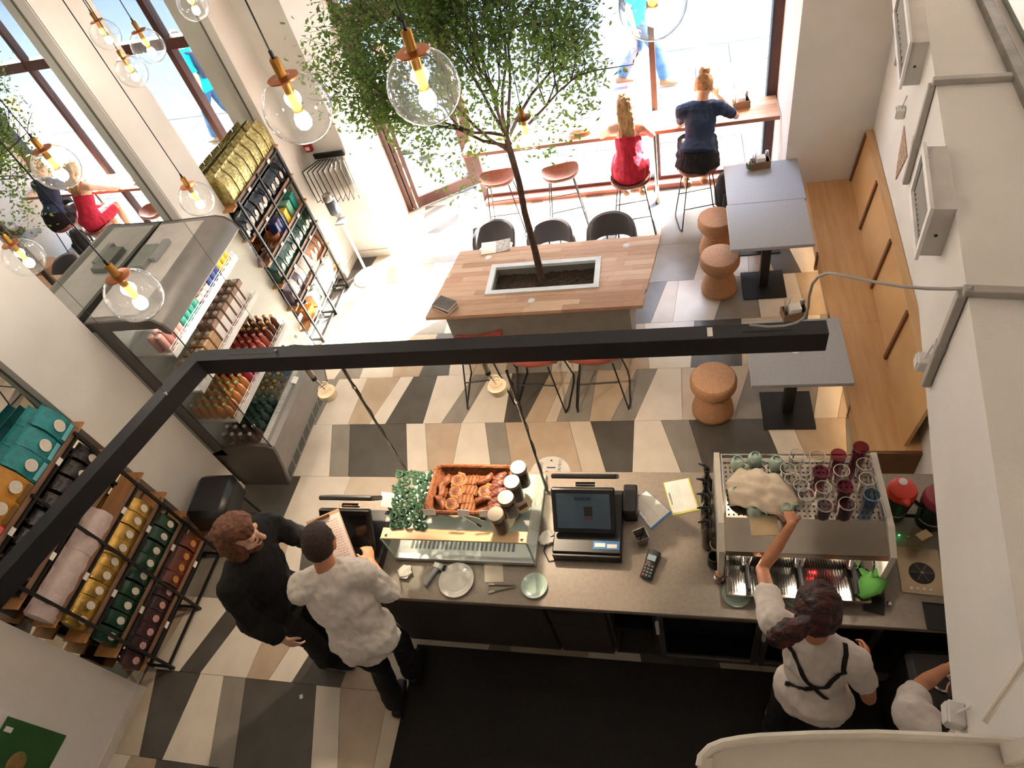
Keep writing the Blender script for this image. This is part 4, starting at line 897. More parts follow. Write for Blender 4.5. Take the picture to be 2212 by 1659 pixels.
part('drip_tray', MB().b2((-.02, -.13, .86), (.10, -.0, .885), .006), mat('tray_grey', 'a9aaad', .4), t); part('holder', MB().b2((-.04, -.02, .9), (.05, .02, 1.15), .005), WP, t)
part('dispenser', MB().lathe([(.05, 0), (.055, .02), (.055, .2), (.04, .235), (.01, .24)], (.01, -.06, .98), 20), mat('dispenser_dark', '4a4f56', .25), t); part('dispenser_top', MB().lathe([(.055, .17), (.058, .18), (.05, .235), (.02, .25)], (.01, -.06, .985), 20), STEEL, t)
# floor sign and small things in the hall
p = atz(1188, 1023, 0)
t = thing('floor_sticker', 'round white distance sticker on the floor behind the bar', 'sticker', (p.x, p.y, .0005)); part('disc', MB().cyl((0, 0, 0), (0, 0, .0012), .175, 40), mat('sticker_white', 'd9d5cf', .6), t)
INK = mat('black_ink', '1c1a1a', .7)
text('lettering', '1,5', .11, INK, t, (.0, .02, .0014), (0, 0, R(-90))); text('lettering', 'СОБЛЮДАЙТЕ', .034, INK, t, (.075, .02, .0014), (0, 0, R(-90))); text('lettering', 'ДИСТАНЦИЮ', .034, INK, t, (-.085, .0, .0014), (0, 0, R(-90)))
part('arrow', MB().prism([(-.012, .125), (.012, .125), (0, .145)], .0012, .0018), INK, t, 0)
# green poster on the left wall
t = thing('wall_poster', 'dark green poster on the left wall by the floor', 'poster', (xw(.3), .3, .55), R(-2)); part('panel', MB().b2((0, -.35, -.05), (.012, .2, .46), .002), mat('poster_green', '1f4a24', .5, col2='2c5f2c', scale=3), t)
part('print', MB().sph((.012, -.02, .22), .07, 14, 8, (.06, 1, 1)), mat('print_peach', 'a9764c', .6, col2='5c6b34', scale=12), t); part('caption', MB().b2((.0125, .12, .38), (.0135, .15, .44)), PAPER, t, 0)
# black bin / chair by the wall pier
t = thing('black_pouf', 'black leather cube seat against the wall pier', 'seat', (-3.86, 2.32, 0), R(8)); part('cushion', MB().box((0, 0, .50), (.34, .42, .30), rotm(0, R(8), 0), .05), mat('black_leather', '1b1a1b', .4, scale=20, bump=.1), t, 60)
part('leg', MB().cyl((.12, .15, 0), (.1, .14, .4), .01), BLACKM, t); part('leg', MB().cyl((.12, -.15, 0), (.1, -.14, .4), .01), BLACKM, t); part('leg', MB().cyl((-.12, .15, 0), (-.1, .14, .4), .01), BLACKM, t); part('leg', MB().cyl((-.12, -.15, 0), (-.1, -.14, .4), .01), BLACKM, t)
p = atx(490, 1078, xw(2.6)); t = thing('wall_socket', 'white wall socket low on the pier beside the fridge', 'socket', (xw(2.62), 2.62, .25)); part('plate', MB().b2((0, -.05, -.05), (.012, .05, .05), .003), SOCK, t); part('slot', MB().b2((.0121, -.012, .0), (.014, .012, .03)), BLACKP, t, 0)
# backpack under the window
p = atz(1545, 425, .15); t = thing('backpack', 'dark backpack on the floor beside the window table', 'bag', (p.x+.14, p.y+.06, 0), R(20)); BPM = mat('backpack_cloth', '33363c', .8, col2='24262b', scale=12, bump=.2)
part('main_bag', MB().loft([(0, 0, .05), (0, 0, .2), (0, .02, .36)], [.15, .16, .11], [.10, .11, .07], (1, 0, 0)), BPM, t, 60); part('front_pocket', MB().loft([(0, -.1, .06), (0, -.1, .2)], [.11, .10], [.05, .045], (1, 0, 0)), BPM, t, 60); part('strap', MB().tube([(-.05, .08, .36), (-.06, .14, .26), (-.06, .12, .1)], .015), BPM, t); part('tag', MB().b2((-.02, -.16, .14), (.03, -.155, .19)), PAPER, t, 0)
# caddies with straws, napkins and grinders
def caddy(loc, lb, plant=True, rz=0):
    t = thing('condiment_caddy', lb, 'caddy', loc, rz, 'condiment caddies'); CW = mat('caddy_wood', '8a6a4c', .6, col2='775a3e', scale=6)
    part('crate', MB().b2((-.09, -.055, 0), (.09, .055, .008)).b2((-.09, -.055, .008), (.09, -.047, .075)).b2((-.09, .047, .008), (.09, .055, .075)).b2((-.09, -.047, .008), (-.082, .047, .075)).b2((.082, -.047, .008), (.09, .047, .075)), CW, t, 0)
    part('napkins', MB().box((.0, -.005, .065), (.085, .07, .11), rotm(R(6), 0, 0), .004), PAPER, t)
    g = part('grinder', MB().lathe([(.016, .01), (.018, .05), (.013, .09), (.017, .12), (.017, .15), (.012, .155)], (.062, .02, 0), 14), STEEL, t); part('grinder_band', MB().cyl((.062, .02, .05), (.062, .02, .10), .0185, 14), BLACKP, g)
    part('straw_cup', MB().lathe([(.02, .01), (.024, .1), (.022, .1), (.019, .012)], (-.06, .02, 0), 14, cap=False), GLASS, t)
    for i in range(5): part('straw', MB().cyl((-.06, .02, .015), (-.085+.014*i, .02+.012*(i % 3-1), .19+.01*(i % 2)), .0028, 6), mat('straw_pale', 'cfc9c0'), t)
    if plant:
        pl = MB()
        for i in range(26):
            a = i*2.4; pl.cap((-.10+.01*math.cos(a), -.03+.01*math.sin(a), .01), (-.10+.04*math.cos(a), -.03+.04*math.sin(a), .03+.002*i), .006, .004, 5)
        part('succulent', pl, mat('succulent_green', '7f9268', .6), t)
caddy((.80, 6.07, .752), 'caddy with straws and succulent on the window-corner table', True, R(6)); p = atz(1597, 216, .947); caddy((p.x, 6.92, .947), 'caddy with straws at the wall end of the window bar', False, R(8)); caddy((.86, 3.95, .752), 'caddy with straws on the table behind the light beam', False, R(10))
p = atz(1488, 222, .947); t = thing('flower_pot', 'small white flower in a pot on the window bar', 'plant', (p.x-.02, 6.98, .947)); part('pot', MB().lathe([(.022, 0), (.028, .05), (.026, .05), (.001, .02)], (0, 0, 0), 14, cap=False), PAPER, t)
fl = MB()
for i in range(14): fl.cap((0, 0, .04), (.03*math.cos(i*2.4), .03*math.sin(i*2.4), .07+.003*i), .006, .008, 5)
part('petals', fl, mat('petal', 'e8e3c4', .7), t)
t = thing('paper_bag', 'crumpled paper takeaway bag on the window bar', 'bag', (-1.0, 6.80, .947), R(15)); part('body', MB().loft([(-.1, 0, .05), (0, 0, .05), (.1, 0, .045)], [.06, .07, .06], [.035, .045, .03], (0, 1, 0), 10), mat('bag_paper', 'd9c7ac', .9, bump=.5, bscale=20), t, 40); part('opening', MB().loft([(-.15, 0, .04), (-.1, 0, .05)], [.05, .055], [.012, .03], (0, 1, 0), 10), mat('bag_paper', 'd9c7ac'), t, 40)
p = atz(1718, 757, .75); solo('cable_grommet', MB().lathe([(.001, 0), (.032, 0), (.032, .003), (.001, .005)], (0, 0, 0), 20), mat('grommet_white', 'efece8', .4), 'white round cable cover on the nearer grey table', 'cover', (p.x, p.y, .7505))
p = atz(651, 1505, 0); solo('paper_scrap', MB().box((0, 0, .002), (.025, .03, .003), rotm(0, 0, .5)), PAPER, 'tiny white paper scrap on a dark floor tile', 'paper', (p.x, p.y, .0005))

p = atz(1072, 531, TZ); t = thing('magazine', 'open magazine at the far edge of the wooden table', 'magazine', (p.x, p.y-.02, TZ+.001), R(8)); part('left_page', MB().box((-.075, 0, .004), (.15, .19, .004), rotm(0, R(3), 0)), PAPER, t, 0); part('right_page', MB().box((.075, 0, .004), (.15, .19, .004), rotm(0, R(-3), 0)), mat('page_grey', 'bdb9b4', .7, col2='8f8a86', scale=30), t, 0)
p = atz(1037, 522, 0); t = thing('floor_bucket', 'small grey metal bucket on the floor behind the felt chairs', 'bucket', (p.x, p.y, 0)); part('wall', MB().lathe([(.06, 0), (.075, .16), (.071, .16), (.057, .006), (.001, .006)], (0, 0, 0), 20, None, False), mat('bucket_grey', '8a8f94', .4, .5), t); part('rim', MB().tube([(.074*math.cos(a*.349), .074*math.sin(a*.349), .16) for a in range(18)], .004, 6, True), STEEL, t)
# ================================================================ pastry case on the bar
CX0, CX1, CY0, CY1, CH = -1.86, -.92, 1.68, 2.33, .30
O = Vector(((CX0+CX1)/2, 2.0, CZ)); w = (CX1-CX0)/2
pc = thing('pastry_case', 'glass pastry display case on the bar worktop', 'display case', O)
CGL = glass('case_glass', (.955, .98, .97), .7); EDG = mat('glass_edge_green', '9db5ae', .2)
STB = mat('case_base_steel', 'b9bcbc', .3, .8)
part('base', MB().b2((-w, CY0-2, 0), (w, CY1-2, .035), .003), mat('case_floor_white', 'c9cdcb', .4), pc)
yb, yt = CY1-2, CY1-2-.17
part('glass_side', MB().prism([(CY0-2, .035), (yb, .035), (yt, CH), (CY0-2, CH)], -w, -w+.006, 'x'), CGL, pc, 0); part('glass_side', MB().prism([(CY0-2, .035), (yb, .035), (yt, CH), (CY0-2, CH)], w-.006, w, 'x'), CGL, pc, 0)
part('glass_front', MB().add([(-w, yb, .035), (w, yb, .035), (w, yt, CH), (-w, yt, CH), (-w, yb-.006, .035), (w, yb-.006, .035), (w, yt-.006, CH), (-w, yt-.006, CH)], [(1, 0, 3, 2), (4, 5, 6, 7), (0, 1, 5, 4), (2, 3, 7, 6)]), CGL, pc, 0)
part('glass_top', MB().b2((-w, CY0-2+.075, CH), (w, yt, CH+.006)), CGL, pc, 0)
part('wood_strip', MB().b2((-w, CY0-2, CH-.006), (w, CY0-2+.075, CH+.008), .002), mat('pale_maple', 'd9bd95', .5, col2='cdae84', scale=3, stretch=(1, 12, 1)), pc)
for x in (-w+.03, w-.03): part('knob', MB().cyl((x, CY0-2+.03, CH+.008), (x, CY0-2+.03, CH+.02), .009, 12), STEEL, pc)
for x0, x1, yy_ in ((-w+.008, .02, CY0-2+.012), (-.02, w-.008, CY0-2+.022)): part('sliding_door', MB().b2((x0, yy_, .04), (x1, yy_+.005, CH-.008)), CGL, pc, 0)
part('track', MB().b2((-w, CY0-2-.004, .03), (w, CY0-2+.03, .042)), STB, pc, 0)
for x in (-w, w):
    for yy_, z1 in ((CY0-2+.003, CH),): part('edge', MB().box((x, yy_, (z1+.035)/2), (.008, .008, z1-.035)), EDG, pc, 0)
part('inner_shelf', MB().b2((-w+.01, -.18, .165), (w-.01, .16, .17)), glass('shelf_glass', (.96, .98, .97), .7), pc, 0)
m = MB()
for i in range(24): m.box((-w+.1+i*.03, -.20, .039), (.012, .10, .004))
part('floor_vent', m, mat('vent_dark', '5a6468', .5), pc, 0)
part('case_led', MB().b2((-w+.03, CY0-2+.05, CH-.012), (w-.03, CY0-2+.065, CH-.008)), emis('case_light', 'fff2df', 2.2), pc, 0)
part('corner_tag', MB().b2((w-.05, CY0-2-.008, .035), (w-.02, CY0-2-.004, .06)), PAPER, pc, 0)
TRAY = mat('cream_tray', 'd3c19a', .6)
def cake(lb, loc, kind, rz=0):
    t = thing('cake_slice', lb, 'cake', loc, rz, 'cakes inside the pastry case')
    part('plate', MB().lathe([(.001, 0), (.06, 0), (.075, .008), (.07, .01), (.001, .005)], (0, 0, 0), 20), TRAY, t)
    part('sponge', MB().prism([(-.05, -.03), (.06, 0), (-.05, .03)], .008, .055), mat('sponge_'+kind, {'choc': '4a2a20', 'nut': '8a6a48', 'red': '7a3a30', 'cream': 'd9c49a'}[kind], .8, bump=.4, bscale=50), t, 0)
    part('icing', MB().prism([(-.051, -.031), (.062, 0), (-.051, .031)], .055, .062), mat('icing_'+kind, {'choc': '2c1815', 'nut': 'b59a70', 'red': 'c9b09a', 'cream': 'e8dcc0'}[kind], .4), t, 0)
for i, (x, y, k) in enumerate(((-.06, -.02, 'choc'), (.13, -.03, 'nut'), (.36, .02, 'red'), (-.28, .0, 'cream'), (.27, -.1, 'choc'))): cake(('dark chocolate cake slice under the basket', 'nut cake slice beside the tongs in the case', 'red cake slice under the jars', 'cream cake slice under the green holders', 'second chocolate slice at the jar end')[i], O+Vector((x, y, .171)), k, i*1.1)
for i in range(5):
    t = thing('sandwich_box', 'pale sandwich pack, %s from the left on the case floor' % ORD[i], 'food', O+Vector((-.28+.14*i, .04, .036)), 0, 'sandwich packs on the case floor'); part('bread', MB().b2((-.05, -.06, 0), (.05, .06, .04), .01), mat('bread_pale', 'cdbd86', .8), t, 50); part('wrap', MB().b2((-.053, -.063, 0), (.053, .063, .044), .01), glass('wrap', (.95, .95, .9), .8), t, 50)
TG = mat('tongs_steel', 'a9a49a', .3, 1)
def tongs(lb, loc, rz, L=.16):
    t = thing('tongs', lb, 'tongs', loc, rz, 'steel tongs')
    for s in (-1, 1):
        part('arm', MB().tube([(-L/2, s*.004, .008), (0, s*.014, .01), (L/2-.02, s*.022, .008)], .0045, 6), TG, t); part('scallop', MB().box((L/2, s*.024, .008), (.04, .016, .006), rotm(0, 0, s*.15), .002), TG, t)
    return t
tongs('tongs lying on the cakes inside the pastry case', O+Vector((.05, -.1, .175)), R(-20)); p = atz(1088, 1269, CZ); tongs('steel tongs lying on the worktop below the case', (p.x, p.y, CZ), R(188), .15)
# wicker basket of pastries on the glass
bz = CZ+CH+.006
c = atz(1018, 1064, bz+.03); BKM = mat('wicker_brown', '8d5530', .75, col2='6d3d20', scale=50, bump=.8, bscale=80)
BO = Vector((c.x, c.y+.0, bz))
bk = thing('wicker_tray', 'brown wicker basket of pastries on the pastry case', 'basket', BO, 0)
bw, bd, bh = .255, .165, .075
def rrect(x, y, r, n=5):
    o = []
    for cx_, cy_, a0 in ((x-r, y-r, 0), (-x+r, y-r, 90), (-x+r, -y+r, 180), (x-r, -y+r, 270)):
        for k in range(n+1): a = R(a0+90*k/n); o.append((cx_+r*math.cos(a), cy_+r*math.sin(a)))
    return o
part('floor_weave', MB().prism(rrect(bw-.02, bd-.02, .04), 0, .01), BKM, bk)
for i in range(7): part('woven_ring', MB().tube([(x, y, .012+.0095*i) for x, y in rrect(bw-.02+.003*i, bd-.02+.003*i, .04)], .0055, 6, True), BKM, bk)
rim = rrect(bw+.004, bd+.004, .045, 8); pts = []
for i in range(len(rim)*2):
    x, y = rim[(i//2) % len(rim)]; pts.append((x*(1+.015*math.sin(i*2.1)), y*(1+.02*math.sin(i*2.1)), bh+.005*math.cos(i*2.1)))
part('braided_rim', MB().tube(pts, .012, 6, True), BKM, bk)
CR = [mat('crust_%d' % i, a, .5, col2=b, scale=30, bump=.4, bscale=60) for i, (a, b) in enumerate((('8a4f2a', '5a2e16'), ('9c6a42', '734624'), ('6b3a20', '482410'), ('7a4436', '5a2d22')))]
def croissant(t, s=1):
    P = []; ra = []
    n = 9
    for i in range(n):
        a = R(-75+150*i/(n-1)); P.append((.055*s*math.sin(a), -.03*s*math.cos(a)+.02, .02*s)); ra.append(s*(.008+.02*math.cos(R(-80+160*i/(n-1)))*(1 if i % 2 else .88)))
    part('crust', MB().loft(P, ra, [x*.9 for x in ra], (0, 0, 1), 10), CR[0], t, 40)
def swirl(t):
    P = [((.012+.0045*k*.5)*math.cos(k*.75), (.012+.0045*k*.5)*math.sin(k*.75), .018+.001*math.sin(k)) for k in range(20)]
    part('dough_coil', MB().tube(P, .012, 7), CR[1], t, 60); part('glaze', MB().lathe([(.001, .024), (.03, .026), (.001, .034)], (0, 0, 0), 12), CR[2], t)
def bunp(t):
    part('bun', MB().loft([(-.055, 0, .02), (-.02, 0, .025), (.02, 0, .025), (.055, 0, .02)], [.015, .03, .03, .015], [.012, .022, .022, .012], (0, 1, 0), 12), CR[3], t, 60)
    for k in (-.025, 0, .025): part('slash', MB().box((k, 0, .046), (.004, .03, .004), rotm(0, 0, .4)), CR[0], t)
def flat(t):
    part('puff', MB().box((0, 0, .018), (.095, .07, .03), None, .012), CR[1], t, 50)
    for k in (-.025, 0, .025): part('fold', MB().cyl((k, -.033, .033), (k+.01, .033, .034), .006, 6), CR[0], t)
rp = random.Random(5)
spec = [('croissant', -.19, .07, 60), ('croissant', -.20, -.0, 100), ('croissant', -.19, -.08, 130), ('swirl', -.10, .08, 0), ('swirl', -.10, .0, 40), ('swirl', -.11, -.09, 10), ('flat', -.01, .085, 5), ('flat', -.01, .01, -4), ('flat', -.02, -.06, 8), ('flat', .0, -.115, 2), ('croissant', .08, .09, 40), ('swirl', .09, .01, 0), ('croissant', .09, -.06, 200), ('bun', .17, .10, 50), ('bun', .17, .05, 40), ('bun', .18, -.005, 30), ('bun', .18, -.06, 25), ('bun', .17, -.11, 20)]
nmz = {'croissant': 'crescent croissant', 'swirl': 'coiled cinnamon swirl', 'flat': 'flat puff pastry', 'bun': 'long reddish bun'}
cn = {}
for k, x, y, a in spec:
    cn[k] = cn.get(k, 0)+1
    t = thing('pastry', '%s in the wicker basket, %s of its kind from the far side' % (nmz[k], ORD[cn[k]-1]), 'pastry', BO+Vector((x, y, .012+rp.uniform(.0, .012))), R(a), 'pastries in the wicker basket')
    {'croissant': croissant, 'swirl': swirl, 'flat': flat, 'bun': bunp}[k](t)
for i, (x, a) in enumerate(((-.22, 5), (.0, -3), (.14, 4))): tag(link('price_card', MB().box((0, 0, .02), (.075, .003, .04), rotm(R(-35), 0, 0)).mesh('price_card', 0), PAPER, None, BO+Vector((x, -bd-.015, bh+.0)), R(a)), 'white price card on the basket rim, %s from the left' % ORD[i], 'card', 'price cards on the basket')
# jars with steel lids
JG = glass('jar_glass', (.95, .93, .9), 1.2); SPUN = mat('spun_steel', '9a9286', .55, .6, col2='827a6e', scale=2)
for i, (px, py) in enumerate(((1120, 1012), (1106, 1043), (1093, 1077), (1071, 1113))):
    p = atz(px, py, bz+.17); t = thing('storage_jar', 'tall glass jar with brushed steel lid, %s from the far side' % ORD[i], 'jar', (p.x, p.y, bz), 0, 'steel-lidded jars on the pastry case')
    part('glass_wall', MB().lathe([(.045, .002), (.047, .006), (.047, .155)], (0, 0, 0), 24, cap=False), JG, t); part('contents', MB().lathe([(.043, .003), (.044, .02), (.044, .10+.012*(i % 3)), (.03, .115), (.001, .12)], (0, 0, 0), 20), mat('beans_%d' % i, ('4c3226', '5a3a2c', '70432c', '6a3526')[i], .8, col2='301d16', scale=70, bump=.8), t)
    part('lid', MB().lathe([(.049, .155), (.05, .157), (.05, .185), (.047, .188), (.001, .188)], (0, 0, 0), 28), SPUN, t)
# green plastic number holders
GR = mat('green_plastic', '114a28', .7, col2='0d381e', scale=20)
g0 = MB().lathe([(.017, 0), (.029, .0), (.029, .013), (.017, .013), (.017, 0)], (0, 0, 0), 14, cap=False).mesh('ring', 40); g1 = MB().box((.0, -.005, .024), (.016, .062, .006), rotm(R(25), 0, .5)).mesh('grip', 0)
k = 0
for j in range(8):
    for i in range(5):
        px = 862+17*i+4*(j % 2)-2.2*j+random.uniform(-4, 4); py = 1030+15*j+random.uniform(-4, 4); p = atz(px, py, bz)
        z = bz+.0005+(.012 if (i+j) % 3 == 0 else 0)
        t = thing('number_clip', 'green plastic ring clip, %s row from the far side, %s from the left' % (ORD[j], ORD[i]), 'clip', (p.x, p.y, z), random.uniform(-.6, .6), 'green clips on the pastry case')
        part('ring', g0, GR, t); part('grip', g1, GR, t)
# ---------------------------------------------------------------- tills
SCR = mat('screen_dark', '14181c', .12, col2='1a1f24', scale=3)
def till(lb, c, w, txt=None):
    t = thing('till', lb, 'till', c, 0, 'black tills on the bar')
    part('cash_base', MB().b2((-w/2, -.24, 0), (w/2, .2, .085), .006), BLACKP, t)
    part('front_lip', MB().b2((-w/2, -.26, .0), (w/2, -.242, .07), .004), BLACKP, t)
    part('neck', MB().b2((-.07, .03, .085), (.07, .13, .22), .01), BLACKP, t)
    rot = rotm(R(-38), 0, 0); mt = Matrix.Translation((-.01, -.03, .23))
    s = part('monitor', MB().box((0, 0, 0), (w*.92, .035, .29), rot, .008).xf(mt), BLACKP, t)
    part('screen', MB().box(rot @ Vector((0, -.0185, .0)), (w*.78, .002, .225), rot).xf(mt), SCR if not txt else mat('screen_on', '35424c', .15, col2='2c3842', scale=4, emit=.03), s, 0)
    part('customer_screen', MB().box((0, 0, 0), (w*.95, .03, .17), rotm(R(32), 0, 0), .01).xf(Matrix.Translation((0, .15, .33))), BLACKP, t)
    part('hinge', MB().cyl((-.06, .11, .30), (.06, .11, .30), .014), CHROME, t); part('lock', MB().cyl((.06, -.262, .03), (.06, -.27, .03), .009, 12), CHROME, t)
    if txt:
        q = text('screen_text', txt, .038, mat('screen_ink', '0f1416', .6), s, Vector((-.01, -.03, .23))+rot @ Vector((.0, -.0205, .085))); q.rotation_euler = rot.to_euler()
        q.rotation_euler = (rot @ Matrix.Rotation(R(90), 3, 'X')).to_euler()
        part('red_block', MB().box(rot @ Vector((.03, -.0198, -.045)), (.05, .001, .012), rot).xf(mt), mat('screen_red', '6a2a32', .4), s, 0); part('picture_block', MB().box(rot @ Vector((.03, -.0198, .0)), (.05, .001, .06), rot).xf(mt), mat('screen_grey', '161b20', .5), s, 0)
    return t
t1 = till('black till at the left end of the bar beside the clipboard', (-2.14, 1.80, CZ), .40); t2 = till('black till between the pastry case and the menu clipboards', (-.60, 1.98, CZ), .42, 'keeper')
part('blue_sticker', MB().b2((.04, -.215, .0855), (.2, -.16, .0875)), mat('sticker_blue', '2c74b5', .5), t2, 0); part('receipt_label', MB().b2((.05, -.20, .0876), (.115, -.175, .0886)).b2((.125, -.205, .0876), (.185, -.18, .0886)), PAPER, t2, 0)
part('printer', MB().b2((.215, .02, 0), (.30, .22, .13), .008), BLACKP, t2); part('cable', MB().tube([(-.21, -.1, .03), (-.26, -.12, .02), (-.28, -.2, .006), (-.24, -.27, .006), (-.2, -.26, .006), (-.21, -.18, .006)], .004, 6), BLACKP, t2)
# papers, plates and small things on the worktop
def onct(px, py, dz=0): p = atz(px, py, CZ); return (p.x, p.y, CZ+dz)
def sheet(nm, lb, cat, pix, m, th=.002, dz=.0005, grp=None):
    P = [atz(x, y, CZ) for x, y in pix]; c = sum(P, Vector())/len(P); return solo(nm, MB().prism([(p.x-c.x, p.y-c.y) for p in P][::-1], 0, th), m, lb, cat, (c.x, c.y, CZ+dz), 0, grp, 0)
def clipb(lb, pix, mc):
    P = [atz(x, y, CZ) for x, y in pix]; c = sum(P, Vector())/4; t = thing('menu_clipboard', lb, 'clipboard', (c.x, c.y, CZ), 0, 'menu clipboards on the bar'); L = [(p.x-c.x, p.y-c.y) for p in P][::-1]
    part('board', MB().prism(L, 0, .003), mc, t, 0); pp = part('menu_sheet', MB().prism([(x*.95-.006*(1 if x > 0 else 0), y*.94+.004) for x, y in L], .0032, .004), PAPER, t, 0)
    a = Vector(L[0]); d_ = Vector(L[3])-Vector(L[0])
    # small printed lines
    u = (Vector(L[1])-Vector(L[0])); vv = (Vector(L[3])-Vector(L[0]))
    for i in range(5):
        q = Vector(L[0])+vv*.15+u*(.12+.09*i); e = q+vv*.7; w_ = u*.008
        part('print_line', MB().prism([(q.x, q.y), (e.x, e.y), (e.x+w_.x, e.y+w_.y), (q.x+w_.x, q.y+w_.y)], .0041, .0044), mat('print_grey', '9a948e', .7), pp, 0)
    q = Vector(L[0])+u*.06+vv*.3; e = q+vv*.35; w_ = u*.05
    part('clip', MB().prism([(q.x, q.y), (e.x, e.y), (e.x+w_.x, e.y+w_.y), (q.x+w_.x, q.y+w_.y)], .0042, .009), CHROME, t, 0)
clipb('blue-backed menu clipboard beside the second till', ((1358, 1088), (1396, 1060), (1452, 1106), (1408, 1145)), mat('board_blue', '2f7fc0', .5)); clipb('yellow-backed menu clipboard near the espresso machine', ((1433, 1043), (1488, 1033), (1511, 1102), (1453, 1114)), mat('board_yellow', 'cfd05a', .5))
t = thing('card_terminal', 'dark grey card payment terminal on the worktop', 'card terminal', onct(1405, 1224), R(-17)); DG = mat('terminal_grey', '3b3d3e', .5)
part('body', MB().loft([(0, -.085, .018), (0, 0, .022), (0, .085, .03)], [.038, .036, .042], [.017, .02, .028], (1, 0, 0), 16, .3), DG, t, 50); part('display', MB().box((0, .035, .0515), (.05, .035, .003), rotm(R(4), 0, 0)), mat('lcd', '9fb2bf', .3), t, 0)
for r_ in range(4):
    for c_ in range(3): part('key', MB().box((-.02+.02*c_, -.015-.02*r_, .044-.0016*r_), (.013, .011, .004), None, .001), mat('key_red', 'b53a35') if (r_ == 0 and c_ == 0 or r_ == 3 and c_ == 0) else mat('key_green', '3a8a5a') if (r_ == 3 and c_ == 2) else mat('key_grey', '77777a'), t, 0)
t = thing('pen_cup', 'open square metal cup beside the blue clipboard', 'cup', onct(1386, 1168), R(25)); m = MB(); a_, b_ = .028, .038
for s in ((1, 0), (-1, 0), (0, 1), (0, -1)):
    q = [(a_*(s[0] or -1), a_*(s[1] or -1), 0), (a_*(s[0] or 1), a_*(s[1] or 1), 0), (b_*(s[0] or 1), b_*(s[1] or 1), .085), (b_*(s[0] or -1), b_*(s[1] or -1), .085)]; m.add(q, [(0, 1, 2, 3)])
m.b2((-a_, -a_, 0), (a_, a_, .002)); part('wall', m, mat('cup_grey', '8f8a86', .4, .4), t, 0); part('rim', MB().tube([(b_, b_, .085), (-b_, b_, .085), (-b_, -b_, .085), (b_, -b_, .085)], .003, 6, True), STEEL, t); part('pen', MB().cyl((-.02, -.01, .006), (.02, .02, .06), .004), BLACKP, t)
CER = mat('white_ceramic', 'dcd8cf', .15, coat=.5); MINT = mat('mint_ceramic', 'b7cdbf', .2, col2='afc6b8', coat=.4)
def plate(nm, lb, px, py, r, m, grp, sy=1, h=.016):
    t = thing(nm, lb, 'plate', onct(px, py), 0, grp); part('dish', MB().lathe([(.001, .004), (r*.55, .004), (r*.62, .0), (r*.68, .003), (r*.99, h), (r, h+.002), (r*.97, h+.002), (r*.66, .008), (r*.5, .007), (r*.001, .007)], (0, 0, 0), 40, None, False), m, t, 60); part('well_ring', MB().tube([(r*.6*math.cos(a*.2618), r*.6*math.sin(a*.2618), .0085) for a in range(24)], .0014, 5, True), m, t); return t
plate('dinner_plate', 'white oval-rimmed plate on the worktop beside the thermometer', 987, 1255, .115, CER, 'plates on the bar'); plate('saucer', 'mint saucer on the worktop below the second till', 1155, 1267, .082, MINT, 'plates on the bar'); plate('saucer', 'mint saucer with a green brush left of the reaching arm', 1590, 1285, .078, MINT, 'plates on the bar'); plate('saucer', 'mint saucer half hidden behind the barista head', 1722, 1286, .085, MINT, 'plates on the bar')
t = thing('scrub_brush', 'bright green scrubber lying on the mint saucer', 'brush', onct(1590, 1277, .018)); gm = MB()
for i in range(120):
    a = random.uniform(0, 6.28); r_ = .05*math.sqrt(random.random()); gm.cap((r_*math.cos(a)*.6, r_*math.sin(a)*.6, 0), (r_*math.cos(a), r_*math.sin(a), .025+random.uniform(0, .012)), .005, .004, 5)
gb = part('bristles', gm, mat('scrub_green', '1f8a4a', .7, col2='167038', scale=40), t, 0); gb['kind'] = 'stuff'; part('handle', MB().cyl((0, .02, .02), (.0, .07, .035), .014), BLACKP, t)
t = thing('infrared_thermometer', 'grey and white infrared thermometer on the worktop', 'thermometer', onct(937, 1240), R(-15)); LGP = mat('light_grey_plastic', 'a9adb0', .5)
part('handle', MB().loft([(-.01, -.085, .016), (.0, -.02, .017), (.012, .03, .018)], [.014, .016, .018], [.014, .015, .016], (1, 0, 0), 12), LGP, t, 60); part('head', MB().box((.02, .05, .019), (.075, .045, .036), None, .01), LGP, t, 50); part('screen_panel', MB().box((.005, .05, .0375), (.035, .03, .002)), mat('screen_cream', 'd5dcd2', .4), t, 0); part('nose', MB().cyl((.055, .05, .019), (.07, .05, .019), .019, 14), BLACKP, t)
def crumple(nm, lb, cat, px, py, r, seed):
    m = MB(); rr_ = random.Random(seed)
    for k in range(4):
        a0 = rr_.uniform(0, 3); n = 6; vs = [(r*(.6+.5*rr_.random())*math.cos(a0+6.28*i/n), r*(.6+.5*rr_.random())*math.sin(a0+6.28*i/n), .004+.006*k+.012*rr_.random()) for i in range(n)]+[(rr_.uniform(-.01, .01), rr_.uniform(-.01, .01), .012+.007*k)]
        m.add(vs, [(i, (i+1) % n, n) for i in range(n)])
    t = thing(nm, lb, cat, onct(px, py)); part('top_slip', m, PAPER, t, 0); part('bottom_slip', MB().box((0, 0, .002), (r*1.3, r*1.1, .003), rotm(0, 0, .5)), PAPER, t, 0)
crumple('receipt_pile', 'crumpled till receipts left of the thermometer', 'paper', 877, 1238, .05, 2); crumple('receipt_pile', 'crumpled receipts between the case and the second till', 'paper', 1180, 1165, .055, 5)
sheet('napkin', 'square white napkin below the pastry case', 'paper', ((1046, 1218), (1086, 1218), (1088, 1258), (1047, 1258)), mat('napkin_cream', 'ddd0bf', .9))
